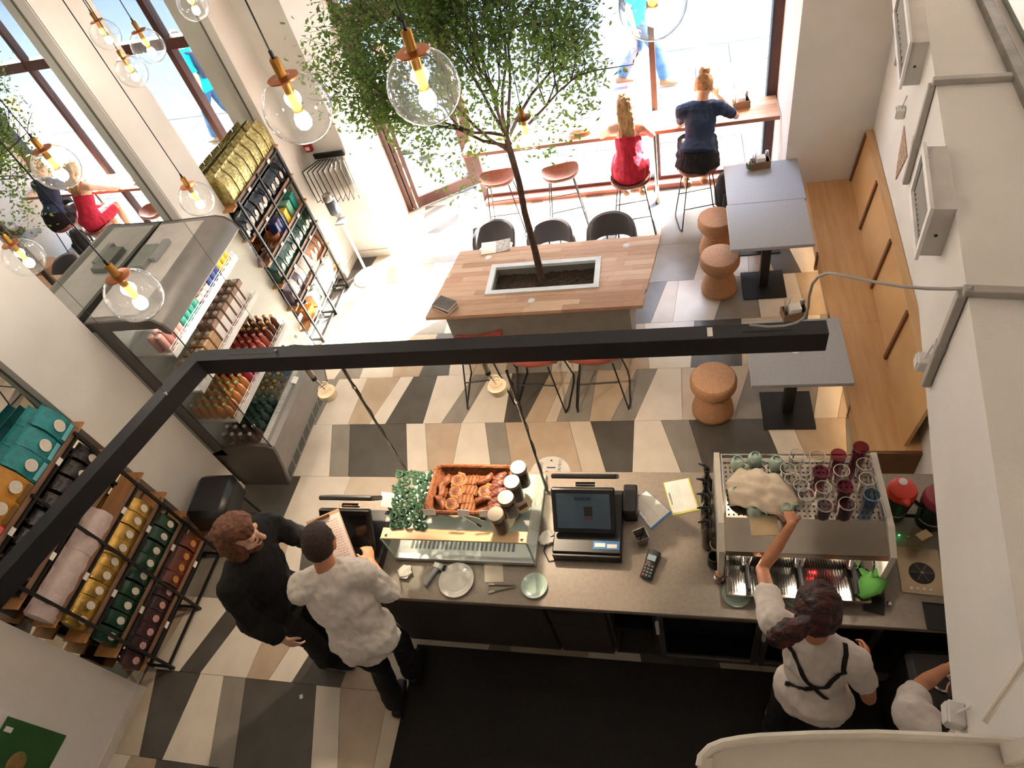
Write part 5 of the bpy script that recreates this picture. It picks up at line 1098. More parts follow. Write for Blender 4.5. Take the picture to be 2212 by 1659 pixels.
p = atz(845, 1035, 1.12); t = thing('notice_card', 'white card standing behind the first till', 'card', (-1.93, 2.02, CZ-.01), R(-8)); part('card', MB().box((0, 0, .19), (.15, .003, .10), rotm(R(-50), 0, 0)), PAPER, t, 0); part('stand', MB().b2((-.05, -.02, .01), (.05, .02, .15)), BLACKP, t, 0)
p = onct(826, 1240); solo('blue_tag', MB().box((0, 0, .006), (.03, .025, .012), rotm(0, 0, .4), .004), mat('tag_blue', '2a6fb0', .5), 'small blue plastic tag on the worktop beside the forearm', 'tag', p)
# ---------------------------------------------------------------- espresso machine
EX0, EX1 = .18, .99; EZ = 1.40; O = Vector((.585, 1.9, CZ))
WL = emis('work_light', 'fff0dc', 18)
em = thing('espresso_machine', 'wide steel espresso machine with cups stacked on top', 'espresso machine', O)
CRM = mat('cream_panel', 'e0d9cc', .4); SST = mat('polished_steel', 'b9b2a8', .16, 1, col2='aaa399', scale=4)
hz = EZ-CZ; hw = (EX1-EX0)/2
part('body', MB().b2((-hw+.03, -.1, .06), (hw-.03, .3, hz-.02), .005), SST, em)
for x, nm in ((-hw-.02, 0), (hw-.01, 1)): part('side_panel', MB().prism([(-.26, .05), (.31, .05), (.31, hz+.02), (-.14, hz+.02), (-.27, hz-.06)], x, x+.03, 'x'), CRM, em, 0)
part('hood', MB().prism([(-.10, hz-.03), (-.26, hz-.075), (-.27, hz-.10), (-.1, hz-.108)], -hw+.012, hw-.012, 'x'), SST, em, 0)
part('hood_top', MB().prism([(-.095, hz-.002), (-.265, hz-.06), (-.262, hz-.068), (-.095, hz-.012)], -hw+.012, hw-.012, 'x'), SST, em, 0)
part('cup_tray', MB().b2((-hw+.012, -.095, hz-.02), (hw-.012, .29, hz-.008)), SST, em, 0)
m = MB()
for i in range(30):
    for j in range(12): m.cyl((-hw+.04+i*.0255, -.075+j*.03, hz-.0085), (-hw+.04+i*.0255, -.075+j*.03, hz-.0075), .006, 6)
hol = part('tray_hole', m, mat('hole_dark', '2c2926', .8), em, 0); hol['kind'] = 'stuff'
part('cup_rail', MB().tube([(-hw+.02, -.09, hz+.035), (-hw+.02, .285, hz+.035), (hw-.02, .285, hz+.035), (hw-.02, -.09, hz+.035)], .005, 8), CHROME, em)
for x, y in ((-hw+.02, -.09), (-hw+.02, .285), (hw-.02, .285), (hw-.02, -.09), (0, .285)): part('rail_post', MB().cyl((x, y, hz-.01), (x, y, hz+.035), .004), CHROME, em)
part('control_panel', MB().b2((-hw+.03, -.13, .26), (hw-.03, -.09, hz-.1)), BLACKP, em, 0)
part('display', MB().b2((.06, -.134, .28), (.16, -.13, .305)), BLACKP, em, 0); text('display_digits', '110', .028, emis('red_led', 'ff3a3a', 4), em, (.11, -.135, .292), (R(90), 0, 0))
tray = part('drip_tray', MB().b2((-hw+.02, -.38, .055), (hw-.06, -.1, .085), .004), SST, em)
sl = MB().b2((-.003, -.12, 0), (.003, .12, .006)).mesh('grate_bar', 0)
for i in range(52): part('grate_bar', sl, CHROME, tray, loc=(-hw+.035+i*.0138, -.24, .086))
for i, x in enumerate((-.27, -.0, .27)):
    g = part('group_head', MB().lathe([(.03, .17), (.034, .20), (.034, .25), (.02, .27)], (x, -.2, 0), 16), CHROME, em); part('basket', MB().cyl((x, -.2, .14), (x, -.2, .17), .031, 16), CHROME, g); part('filter_handle', MB().tube([(x, -.23, .155), (x, -.30, .15), (x, -.36, .14)], .012, 8), BLACKP, g)
for x in (-.28, .0, .28): part('work_light', MB().cyl((x, -.235, hz-.117), (x, -.235, hz-.112), .02, 14), WL, em)
for x in (-hw+.03, hw-.05): part('steam_wand', MB().tube([(x, -.13, .28), (x, -.24, .24), (x, -.27, .1)], .006, 7), CHROME, em)
for x in (-hw+.06, hw-.06):
    for y in (-.2, .25): part('foot', MB().cyl((x, y, 0), (x, y, .06), .025, 12), BLACKP, em)
TZM = EZ-.008
def cup(lb, px, py, flip, m=MINT, h=.065, r=.042, rz=0):
    p = atz(px, py, TZM+h); t = thing('coffee_cup', lb, 'cup', (p.x, p.y, TZM), rz, 'mint cups on the espresso machine')
    pr = [(r*.55, 0), (r*.8, .012), (r*.97, .035), (r, h), (r*.94, h), (r*.88, .03), (r*.5, .008), (.001, .008)]
    if flip: pr = [(a, h-b) for a, b in pr]
    part('bowl', MB().lathe(pr if not flip else pr[::-1], (0, 0, 0), 24, None, False), m, t, 60)
    z0 = h*.5; part('handle', MB().tube([(r*.9, 0, z0+.02), (r+.018, 0, z0+.018), (r+.024, 0, z0), (r+.016, 0, z0-.016), (r*.85, 0, z0-.018)], .005, 6), m, t)
    if flip: part('foot_ring', MB().tube([(r*.55*math.cos(a*.524), r*.55*math.sin(a*.524), h) for a in range(12)], .003, 5, True), m, t)
for i, (a, b, f, l) in enumerate(((1594, 992, 1, 'upside-down mint cup at the far left corner of the machine'), (1632, 983, 1, 'upside-down mint cup, second along the far rail'), (1678, 992, 1, 'upside-down mint cup, third along the far rail'), (1592, 1058, 1, 'upside-down mint cup at the left behind the white cloth'), (1632, 1092, 1, 'mint cup half under the white cloth'), (1684, 1068, 1, 'mint cup under the right edge of the white cloth'))): cup(l, a, b, f, rz=-.6)
GC = {'clear': glass('tumbler_clear', (.97, .97, .96), 1.2), 'wine': glass('tumbler_wine', (.62, .32, .42), 1.1), 'blue': glass('tumbler_blue', (.50, .62, .74), 1.1), 'smoke': glass('tumbler_smoke', (.55, .50, .55), 1.1)}
gl = [(1722, 982, 'clear', .09), (1766, 984, 'clear', .09), (1812, 982, 'wine', .09), (1860, 966, 'wine', .13), (1868, 1002, 'clear', .10), (1735, 1014, 'clear', .08), (1773, 1018, 'wine', .09), (1818, 1016, 'clear', .09), (1874, 1034, 'clear', .11), (1702, 1012, 'clear', .07), (1731, 1048, 'clear', .08), (1779, 1052, 'clear', .08), (1826, 1050, 'wine', .10), (1884, 1068, 'blue', .12), (1742, 1068, 'clear', .10), (1782, 1092, 'smoke', .09), (1830, 1088, 'smoke', .11), (1712, 1034, 'clear', .07)]
gn = {'clear': 'clear glass tumbler', 'wine': 'wine-red glass tumbler', 'blue': 'blue-rimmed glass tumbler', 'smoke': 'smoky glass tumbler'}; cn = {}
for a, b, k, h in gl:
    cn[k] = cn.get(k, 0)+1; h *= 1.18; p = atz(a, b, TZM+h); r = .040
    t = thing('tumbler', '%s on the espresso machine, %s of its colour from the far rail' % (gn[k], ORD[cn[k]-1]), 'glass', (p.x, p.y, TZM), 0, 'tumblers on the espresso machine')
    part('wall', MB().lathe([(r*.80, .001), (r*.86, .012), (r, h), (r*.93, h), (r*.78, .014), (.001, .012)], (0, 0, 0), 20, None, False), GC[k], t, 60); part('rim', MB().tube([(r*.965*math.cos(q*.349), r*.965*math.sin(q*.349), h) for q in range(18)], .0022, 5, True), mat('rim_'+k, {'clear': 'd8d4ce', 'wine': '7a4450', 'blue': '6f95b5', 'smoke': 'bdb8b4'}[k], .1, spec=.8), t)
# white cloth over the cups
c = atz(1645, 1055, TZM+.075); nx = 26; ny = 20; vs = []
for j in range(ny+1):
    for i in range(nx+1):
        u, v = i/nx*2-1, j/ny*2-1; x = u*.20; y = v*.12
        x = x*(1-.25*abs(v)); z = .08-.05*abs(u)**2.2-.035*abs(v)**2+.014*math.sin(u*9+v*4)*abs(v)+.018*noise.noise((u*3, v*3, 2)); vs.append((x*.9+y*.25, y-x*.28, z))
cl = solo('bar_cloth', MB().add(vs, [(j*(nx+1)+i, j*(nx+1)+i+1, (j+1)*(nx+1)+i+1, (j+1)*(nx+1)+i) for j in range(ny) for i in range(nx)]), mat('cloth_white', 'ddcdb9', .95, col2='d3c2ad', bump=.2, bscale=120), 'crumpled white cloth draped over cups on the espresso machine', 'cloth', (c.x, c.y, TZM+.015), 0, None, 80)
md = cl.modifiers.new('thick', 'SOLIDIFY'); md.thickness = .003
p = atz(1650, 1138, EZ-.03); t = thing('note_block', 'cream note block lying on the machine hood', 'note pad', (p.x, p.y, EZ-.022), R(3)); q = rotm(R(19), 0, 0); part('sheets', MB().box((0, 0, .004), (.14, .105, .014), q, .002), mat('note_cream', 'dcc49c', .8), t); part('backing', MB().box((0, 0, -.004), (.142, .107, .003), q), mat('note_back', 'b59a72', .8), t)
# syrup bottles with black pumps beside the machine
for i, (px, py) in enumerate(((1527, 1010), (1524, 1040), (1526, 1070), (1527, 1098), (1529, 1126))):
    p = atz(px, py, CZ+.31); t = thing('syrup_bottle', 'syrup bottle with black pump, %s from the far side of the machine' % ORD[i], 'bottle', (p.x, p.y, CZ), R(150+10*i), 'syrup bottles beside the espresso machine')
    part('glass_body', MB().lathe([(.032, 0), (.034, .01), (.034, .17), (.016, .23), (.014, .26)], (0, 0, 0), 14), mat('syrup_dark', '2c2320', .15, coat=.5), t, 40); part('pump_collar', MB().cyl((0, 0, .26), (0, 0, .29), .018, 12), BLACKP, t); part('pump_spout', MB().tube([(0, 0, .29), (0, 0, .315), (.02, 0, .32), (.055, 0, .31)], .009, 7, rads=[.01, .012, .01, .004]), BLACKP, t)
p = onct(1549, 1196); t = thing('plastic_cup', 'clear plastic cup left of the espresso machine', 'cup', p); part('wall', MB().lathe([(.03, 0), (.042, .13), (.04, .13), (.028, .004)], (0, 0, 0), 18, None, False), glass('plastic_clear', (.92, .88, .8), 1, .12), t); part('rim', MB().tube([(.042*math.cos(a*.349), .042*math.sin(a*.349), .13) for a in range(18)], .002, 5, True), mat('rim_plastic', 'cfc8bc'), t)
t = thing('milk_jug', 'dark milk jug left of the espresso machine', 'jug', onct(1542, 1218)); part('wall', MB().lathe([(.035, 0), (.038, .01), (.038, .07), (.034, .1), (.031, .1), (.034, .07), (.034, .008), (.001, .008)], (0, 0, 0), 20, None, False), mat('jug_dark', '2c2624', .3, .4), t, 60); part('handle', MB().tube([(.035, .01, .09), (.065, .02, .08), (.065, .02, .04), (.036, .01, .03)], .005), mat('jug_dark', '2c2624'), t)
t = thing('tamper', 'copper-topped coffee tamper beside the milk jug', 'tamper', onct(1553, 1252)); part('base', MB().cyl((0, 0, 0), (0, 0, .03), .029, 20), STEEL, t); part('handle', MB().lathe([(.012, .03), (.02, .05), (.026, .07), (.022, .085), (.001, .09)], (0, 0, 0), 18), mat('tamper_copper', 'a97f62', .35, .5), t)
t = thing('green_cloth', 'bright green cloth crumpled on the drip tray', 'cloth', (.93, 1.60, CZ+.095)); part('fold', MB().loft([(-.06, -.05, .01), (0, 0, .025), (.05, .05, .015), (.07, .1, .01)], [.03, .06, .05, .02], [.008, .025, .02, .006], (1, -1, 0), 12), mat('cloth_green', '4f8a38', .9, col2='42762e', bump=.4, bscale=30), t, 60); part('corner', MB().loft([(0, .05, .02), (-.03, .1, .01)], [.03, .01], [.012, .004], (1, 0, 0), 8), mat('cloth_green', '6fae4c'), t, 60)
t = thing('knock_box', 'black knock box and tamping mat in front of the machine', 'box', onct(1888, 1296), R(-12)); part('mat', MB().b2((-.05, -.075, 0), (.05, .03, .012), .004), BLACKP, t); part('holder', MB().b2((-.03, .0, .012), (.04, .07, .06), .006), BLACKP, t); part('portafilter', MB().cyl((0, .03, .06), (0, .03, .085), .034, 18), mat('filter_dull', '6f6356', .3, .9), t); part('grip', MB().tube([(0, .03, .075), (-.05, .04, .075), (-.09, .05, .07)], .012), BLACKP, t); part('knob', MB().sph((.07, -.01, .02), .014, 12, 8), CHROME, t)
# rinser plate, thermos flasks
t = thing('pitcher_rinser', 'steel pitcher rinser plate with a black star nozzle', 'rinser', onct(1985, 1235), R(-4)); part('plate', MB().b2((-.10, -.13, 0), (.11, .14, .006), .003), mat('rinser_steel', 'b7a488', .3, .9), t); part('well', MB().cyl((0.01, -.01, .006), (.01, -.01, .009), .062, 28), BLACKP, t)
for i in range(6): part('spoke', MB().box((.01+.03*math.cos(i*1.047), -.01+.03*math.sin(i*1.047), .011), (.05, .008, .004), rotm(0, 0, i*1.047)), mat('spoke_grey', '55504a', .4), t, 0)
part('nozzle', MB().sph((.01, -.01, .014), .009, 10, 8), CHROME, t); part('key', MB().b2((-.06, -.11, .006), (-.045, -.095, .01)).b2((-.03, -.11, .006), (-.015, -.095, .01)).b2((0, -.11, .006), (.015, -.095, .01)).b2((.03, -.11, .006), (.045, -.095, .01)), PAPER, t, 0)
t = thing('glass_pitcher', 'clear pitcher with a cream lid beside the rinser', 'pitcher', onct(1975, 1178)); part('wall', MB().lathe([(.045, 0), (.05, .08), (.045, .12)], (0, 0, 0), 20, None, False), glass('pitcher_glass', (.9, .85, .75), 1.1), t); part('lid', MB().box((.02, .0, .125), (.08, .045, .01), rotm(0, R(12), .6), .004), mat('lid_cream', 'd3b98a', .5), t); part('lamp', MB().sph((-.07, .05, .02), .005, 8, 6), emis('green_led', '2cff6a', 1.5), t)
def thermos(lb, px, py, z, m1, r=.075):
    p = atz(px, py, CZ+z); t = thing('thermos_jug', lb, 'thermos', (p.x, p.y, CZ), 0, 'thermos jugs at the parapet end of the bar')
    part('body', MB().lathe([(r*.8, 0), (r*.84, .02), (r*.9, .12), (r, .2), (r, .24)], (0, 0, 0), 28), BLACKP, t); part('band', MB().lathe([(r*.86, .06), (r*.885, .085)], (0, 0, 0), 28, None, False), mat('band_cream', 'c9bda6', .5), t); part('lid', MB().lathe([(r*1.02, .24), (r*1.02, .26), (r*.9, .29), (r*.45, .31), (.001, .312)], (0, 0, 0), 28), m1, t); part('spout', MB().loft([(0, -r*.7, .26), (0, -r*1.35, .285)], [.04, .014], [.03, .012], (1, 0, 0), 12), m1, t, 60); part('handle', MB().tube([(r*.8, -r*.5, .22), (r*1.25, -r*.9, .2), (r*1.3, -r*.9, .1), (r*.75, -r*.5, .05)], .011), BLACKP, t); part('badge', MB().cyl((.0, r*.35, .31), (0, r*.35, .316), .022, 18), mat('badge_white', 'e4e2e4', .4), t)
thermos('black thermos jug with a bright orange-red lid', 1953, 1050, .31, mat('lid_red', 'd8321c', .3, coat=.3)); thermos('dark thermos jug half hidden by the parapet', 2040, 1062, .33, mat('lid_wine', '8f3040', .4), .085)
t = thing('black_tray', 'black rectangular tray at the parapet end of the bar', 'tray', onct(2040, 1335), R(-3)); part('tray_floor', MB().b2((-.09, -.07, 0), (.12, .07, .006), .003), BLACKP, t); part('tray_rim', MB().tube([(-.09, -.07, .008), (.12, -.07, .008), (.12, .07, .008), (-.09, .07, .008)], .005, 6, True), BLACKP, t)
t = thing('waste_bin', 'black bin with a chrome ring opening under the bar end', 'bin', (1.24, 1.22, 0)); part('body', MB().b2((-.14, -.16, 0), (.14, .16, .80), .03), mat('bin_dark', '231f1e', .5), t); part('ring', MB().lathe([(.05, .80), (.058, .812), (.05, .82), (.034, .806), (.034, .79)], (0, 0, 0), 24, None, False), CHROME, t)
# ================================================================ people
V = Vector
def remeshed(mb, vox, sm=3, fold=0, fscale=9, seed=0, stretch=(1, 1, 1)):
    me = mb.mesh('tmp', 0); o = bpy.data.objects.new('tmp', me); COL.objects.link(o)
    m = o.modifiers.new('r', 'REMESH'); m.mode = 'VOXEL'; m.voxel_size = vox
    s = o.modifiers.new('s', 'SMOOTH'); s.factor = .5; s.iterations = sm
    dg = bpy.context.evaluated_depsgraph_get(); r = bpy.data.meshes.new_from_object(o.evaluated_get(dg)); bpy.data.objects.remove(o)
    if fold:
        off = Vector((seed*3.1, seed*1.7, seed))
        nn = [v.normal.copy() for v in r.vertices]
        for v, n in zip(r.vertices, nn):
            c = v.co; q = Vector((c.x*stretch[0], c.y*stretch[1], c.z*stretch[2]))*fscale+off
            k = noise.noise(q)+.5*noise.noise(q*2.1)+.35*(1-2*abs(noise.noise(V((q.x*2.6, q.y*2.6, q.z*1.1)))))
            v.co = c+n*fold*(k-.8*abs(noise.noise(q*.7)))
    r.shade_smooth(); return r
V = Vector
def axes(J):
    u = (V(J['hed'])-V(J['nek'])).normalized(); f = V(J['face']); f = (f-u*f.dot(u)).normalized(); return u, f, f.cross(u)
def hand(mb, w, d, n, side, s=1, curl=.5, spread=1):
    """w wrist, d pointing direction, n palm normal (towards which the fingers curl), side = direction of the thumb"""
    w = V(w); d = V(d).normalized(); n = V(n); n = (n-d*n.dot(d)).normalized(); t = V(side); t = (t-d*t.dot(d)-n*t.dot(n)).normalized()
    pe = w+d*.085*s
    mb.loft([w-d*.005, w+d*.03*s, w+d*.065*s, pe], [.024*s, .032*s, .039*s, .037*s], [.018*s, .017*s, .015*s, .012*s], t, 12)
    for k, L in zip((1.5, .5, -.5, -1.5), (.072, .08, .075, .058)):
        b = pe+t*.0175*k*s-d*.008*s; dd = (d+t*.06*k*spread-n*0).normalized()
        a1 = b+(dd*math.cos(curl*.6)+n*math.sin(curl*.6))*L*.48*s; a2 = a1+(dd*math.cos(curl*1.5)+n*math.sin(curl*1.5))*L*.34*s; a3 = a2+(dd*math.cos(curl*2.1)+n*math.sin(curl*2.1))*L*.2*s
        mb.cap(b, a1, .0092*s, .0085*s, 8); mb.cap(a1, a2, .0085*s, .0078*s, 8); mb.cap(a2, a3, .0078*s, .0065*s, 8)
    b = w+d*.028*s+t*.028*s; a1 = b+(d*.6+t*.75+n*.25).normalized()*.036*s; a2 = a1+(d*.85+t*.3+n*.3).normalized()*.03*s
    mb.cap(w+d*.02*s+t*.012*s, b, .016*s, .013*s, 8); mb.cap(b, a1, .0125*s, .0105*s, 8); mb.cap(a1, a2, .0105*s, .008*s, 8)
def torso(mb, J, s, g, infl=0, low=None, fem=False):
    sp = [V(J['pel'])-V((0, 0, .05+(.02 if infl else 0))), V(J['pel'])+V((0, 0, .06)), V(J['wai']), V(J['che']), V(J['upc']), V(J['nek'])]
    wa = V(J['shR'])-V(J['shL']); wp = V(J.get('hpR', J['shR']))-V(J.get('hpL', J['shL']))
    A = [.15+(.02 if infl else 0), .165+(.012 if infl else 0), .135 if not fem else .118, .165 if not fem else .14, .15 if not fem else .125, .06]; Bq = [.105+(.02 if infl else 0), .11+(.012 if infl else 0), .10 if not fem else .088, .118 if not fem else .11, .095 if not fem else .085, .055]
    st = 0 if low is None else low
    mb.loft(sp[st:], [a*s*g+infl for a in A[st:]], [b*s*g+infl for b in Bq[st:]], wa, 20, .25)
    for k in ('shL', 'shR'):
        c = V(J['upc']); e = V(J[k]); mb.loft([c*.6+e*.4+V((0, 0, .01)), e], [.07*s*g+infl, .058*s*g+infl], [.07*s*g+infl, .06*s*g+infl], wa.cross(V((0, 0, 1))) if wa.cross(V((0, 0, 1))).length else V((0, 1, 0)), 12, .9)
def arm(mb, J, q, s, infl=0, f0=0, f1=2.0, muscle=1):
    sh, el, wr = V(J['sh'+q]), V(J['el'+q]), V(J['wr'+q])
    P = [sh, sh.lerp(el, .45), el, el.lerp(wr, .3), el.lerp(wr, .7), wr]; Rr = [.054, .046*muscle, .038, .040*muscle, .031, .026]; T = [0, .45, 1, 1.3, 1.7, 2]
    def at(t):
        for i in range(5):
            if T[i] <= t <= T[i+1]:
                k = (t-T[i])/(T[i+1]-T[i]); return P[i].lerp(P[i+1], k), Rr[i]+(Rr[i+1]-Rr[i])*k
    ts = [t for t in T if f0 < t < f1]; ts = [f0]+ts+[f1]; pts = [at(t) for t in ts]
    ax = (el-sh).cross(wr-el); ax = ax if ax.length > 1e-3 else (el-sh).orthogonal()
    mb.loft([p for p, r in pts], [r*s+infl for p, r in pts], [r*s+infl for p, r in pts], ax, 14, .15 if infl else .9)
def leg(mb, J, q, s, infl=0, f1=2.0):
    hp, kn, an = V(J['hp'+q]), V(J['kn'+q]), V(J['an'+q])
    P = [hp, hp.lerp(kn, .4), kn, kn.lerp(an, .35), an]; Rr = [.088, .078, .054, .055, .037]; T = [0, .4, 1, 1.35, 2]
    pts = [(p, r) for p, r, t in zip(P, Rr, T) if t <= f1]
    if f1 < 2 and f1 not in T:
        k = f1 if f1 < 1 else f1-1; p = hp.lerp(kn, k) if f1 < 1 else kn.lerp(an, k); pts.append((p, .06))
    ax = (kn-hp).cross(an-kn); ax = ax if ax.length > 1e-3 else (an-hp).orthogonal()
    mb.loft([p for p, r in pts], [r*s+infl for p, r in pts], [r*s+infl for p, r in pts], ax, 16, .15 if infl else .8)
def foot(mb, J, q, s, infl=0):
    an, to = V(J['an'+q]), V(J['to'+q]); d = to-an; d.z = 0; d.normalize(); b = V((an.x, an.y, an.z-.045*s))
    w = d.cross(V((0, 0, 1)))
    mb.loft([b-d*.055*s, b+d*.02*s, b+d*.10*s-V((0, 0, .008)), b+d*.17*s-V((0, 0, .018))], [.033*s+infl, .036*s+infl, .044*s+infl, .034*s+infl], [.04*s+infl, .042*s+infl, .028*s+infl, .018*s+infl], w, 12, .6)
    mb.cap(b, an, .038*s+infl, .036*s+infl, 10)
def head(mb, J, s):
    s = s*HS; h = V(J['hed']); u, f, r = axes(J); rot = Matrix((r, f, u)).transposed()
    E = lambda c, sc: mb.sph(h+rot @ V(c)*s, s, 20, 14, sc, rot)
    E((0, -.012, .025), (.074, .094, .098)); E((0, .02, -.02), (.066, .078, .085)); E((0, .035, -.068), (.046, .052, .048)); E((0, .055, -.098), (.022, .022, .018))
    mb.cap(h+rot @ V((0, .09, .02))*s, h+rot @ V((0, .118, -.028))*s, .009*s, .015*s, 8)
    E((.034, .078, .022), (.022, .016, .011)); E((-.034, .078, .022), (.022, .016, .011)); E((0, .088, -.062), (.026, .014, .007)); E((0, .086, -.076), (.022, .013, .008))
    for k in (-1, 1): E((k*.076, -.012, -.005), (.012, .022, .034)); E((k*.05, .055, -.02), (.022, .022, .024))
    mb.cap(V(J['nek'])-u*.02, h-u*.05*s-f*.015*s, .056*s, .052*s, 14)
def hairshell(mb, J, s, cover, lift=.012, low=-.06, front=.62):
    """ellipsoid cap over the skull, leaving the face free"""
    h = V(J['hed']); u, f, r = axes(J); rot = Matrix((r, f, u)).transposed()
    n, m = 28, 18; vs = []; idx = {}
    for j in range(m+1):
        for i in range(n):
            th = math.pi*j/m; ph = 2*math.pi*i/n
            p = V((math.sin(th)*math.cos(ph), math.sin(th)*math.sin(ph), math.cos(th)))
            vs.append(h+rot @ V((p.x*(.074+lift), p.y*(.096+lift)-.012, p.z*(.099+lift)+.025))*s)
    fs = []
    for j in range(m):
        for i in range(n):
            th = math.pi*(j+.5)/m; ph = 2*math.pi*(i+.5)/n; y = math.sin(th)*math.sin(ph); z = math.cos(th)
            if z > front or (y < cover and z > low/.1) : fs.append((j*n+i, (j+1)*n+i, (j+1)*n+(i+1) % n, j*n+(i+1) % n))
    return vs, fs
HS = 1.1
def mkhair(J, s, cover, lift, low, front=.62, fold=.006, extra=None, seed=1, fsc=24, stretch=(1, 1, 1), vox=.006):
    s = s*HS; mb = MB(); h = V(J['hed']); u, f, r = axes(J); rot = Matrix((r, f, u)).transposed()
    vs, fs = hairshell(mb, J, s, cover, lift, low, front)
    # closed shell: outer surface plus an inner copy
    vi = [h+rot @ V((0, -.012, .025))*s+(v-(h+rot @ V((0, -.012, .025))*s))*.86 for v in vs]; n0 = len(vs); from collections import Counter
    ed = Counter()
    for q in fs:
        for a, b in zip(q, q[1:]+q[:1]): ed[(min(a, b), max(a, b))] += 1
    ff = list(fs)+[tuple(i+n0 for i in q[::-1]) for q in fs]
    for q in fs:
        for a, b in zip(q, q[1:]+q[:1]):
            if ed[(min(a, b), max(a, b))] == 1: ff.append((b, a, a+n0, b+n0))
    mb.add(list(vs)+vi, ff)
    if extra: extra(mb, h, rot, s)
    return remeshed(mb, vox, 2, fold, fsc, seed, stretch)
SK1 = mat('skin_fair', 'd9a88c', .55, col2='d09c80', scale=20); SK2 = mat('skin_warm', 'c98e6c', .55, col2='bf8261', scale=20); SK3 = mat('skin_light', 'e2b79c', .55, col2='d9ab90', scale=20)
EYE = mat('eye_dark', '2a211d', .2)
def person(label, loc, J, s=1, fem=False, skin=SK1, tops=(), legs=None, shoes=None, hairf=None, bodyhands=None, vox=.0075, bare_leg=True, group=None, eyes=True):
    L = V(loc); J = {k: (V(v)-L if k != 'face' else V(v)) for k, v in J.items()}
    t = thing('person', label, 'person', L, 0, group)
    mb = MB(); torso(mb, J, s, .93, 0, None, fem)
    for q in 'LR':
        arm(mb, J, q, s*(.94 if fem else 1.04)); leg(mb, J, q, s*.93); foot(mb, J, q, s)
        hd, hn, hs, cu = J_h(bodyhands, q, J); hand(mb, J['wr'+q], hd, hn, hs, s*(.92 if fem else 1.02), cu)
    head(mb, J, s)
    b = part('body', remeshed(mb, vox, 2), skin, t, 0)
    if eyes:
        u, f, r = axes(J); rot = Matrix((r, f, u)).transposed(); m = MB()
        for k in (-1, 1): m.sph(V(J['hed'])+rot @ V((k*.032, .086, .008))*s*HS, .011*s, 10, 8)
        part('eyes', m, EYE, t)
    for fn in tops: fn(t, J, s, fem)
    return t, J
def J_h(bh, q, J):
    sp = (bh or {}).get(q)
    if sp: return [V(x) if isinstance(x, tuple) else x for x in sp]
    d = (V(J['wr'+q])-V(J['el'+q])).normalized(); return d, V(J['face']).cross(V((0, 0, 1)))*(1 if q == 'L' else -1), V(J['face']), .5
def shirt(m, sleeve=1.0, infl=.018, hem=1, fold=.012, name='shirt', seed=1, fsc=9, sl_inf=None, vox=.009, nosleeve=False):
    def fn(t, J, s, fem):
        mb = MB(); torso(mb, J, s, 1.0, infl, hem, fem)
        if not nosleeve:
            for q in 'LR': arm(mb, J, q, s*(.9 if fem else 1), sl_inf or infl, 0, sleeve)
        part(name, remeshed(mb, vox, 2, fold, fsc, seed), m, t, 0)
    return fn
def trousers(m, infl=.014, f1=1.93, fold=.006, name='trousers', seed=4, vox=.010):
    def fn(t, J, s, fem):
        mb = MB(); p = V(J['pel']); w = V(J['hpR'])-V(J['hpL'])
        mb.loft([p-V((0, 0, .07)), p+V((0, 0, .02)), p+V((0, 0, .11))], [.145*s+infl, .150*s+infl, .12*s+infl], [.105*s+infl, .10*s+infl, .085*s+infl], w, 18, .3)
        for q in 'LR': leg(mb, J, q, s, infl, f1)
        part(name, remeshed(mb, vox, 2, fold, 11, seed), m, t, 0)
    return fn
def shoesf(m, sole=None):
    def fn(t, J, s, fem):
        for q in 'LR':
            mb = MB(); foot(mb, J, q, s, .008); o = part('shoe', remeshed(mb, .008, 2), m, t, 0)
            if sole:
                an, to = V(J['an'+q]), V(J['to'+q]); d = to-an; d.z = 0; d.normalize(); b = V((an.x, an.y, an.z-.083*s)); w = d.cross(V((0, 0, 1)))
                part('sole', MB().loft([b-d*.06*s, b+d*.03*s, b+d*.11*s, b+d*.18*s], [.04, .042, .05, .036], [.012, .012, .012, .012], w, 12, .3), sole, o, 50)
    return fn
def hairfn(m, cover, lift, low, **k):
    def fn(t, J, s, fem): part('hair', mkhair(J, s, cover, lift, low, **k), m, t, 0)
    return fn
def strapfn(m, paths, r=.012, name='apron_strap'):
    def fn(t, J, s, fem):
        tee = [c for c in t.children if c.name.startswith(('tee', 'shirt'))][0]
        for P in paths:
            Q = [V(p)-t.location for p in P]; pts = []
            for a, b in zip(Q, Q[1:]):
                for k in range(8): pts.append(a.lerp(b, k/8))
            pts.append(Q[-1]); vs = []; W = []
            for q in pts:
                ok, co, n, i = tee.closest_point_on_mesh(q); W.append((co+n*.004, n))
            for i, (c, n) in enumerate(W):
                d = W[min(i+1, len(W)-1)][0]-W[max(i-1, 0)][0]; sd_ = d.cross(n).normalized()*r; vs += [c-sd_, c+sd_, c+sd_+n*.004, c-sd_+n*.004]
            K = len(W); fs = [(4*i+j, 4*i+(j+1) % 4, 4*i+4+(j+1) % 4, 4*i+4+j) for i in range(K-1) for j in range(4)]+[(0, 1, 2, 3), (4*K-1, 4*K-2, 4*K-3, 4*K-4)]
            part(name, MB().add(vs, fs), m, t, 50)
    return fn
BLKC = mat('black_cloth', '121214', .9, col2='0d0d0f', scale=30); WHC = mat('white_cotton', 'e6ded6', .9, col2='dcd3ca', scale=30, bump=.1, bscale=150); WHC2 = mat('white_tee', 'e2d9d2', .9, col2='d8cec6', scale=30)
SHOEB = mat('black_shoe', '161414', .5)
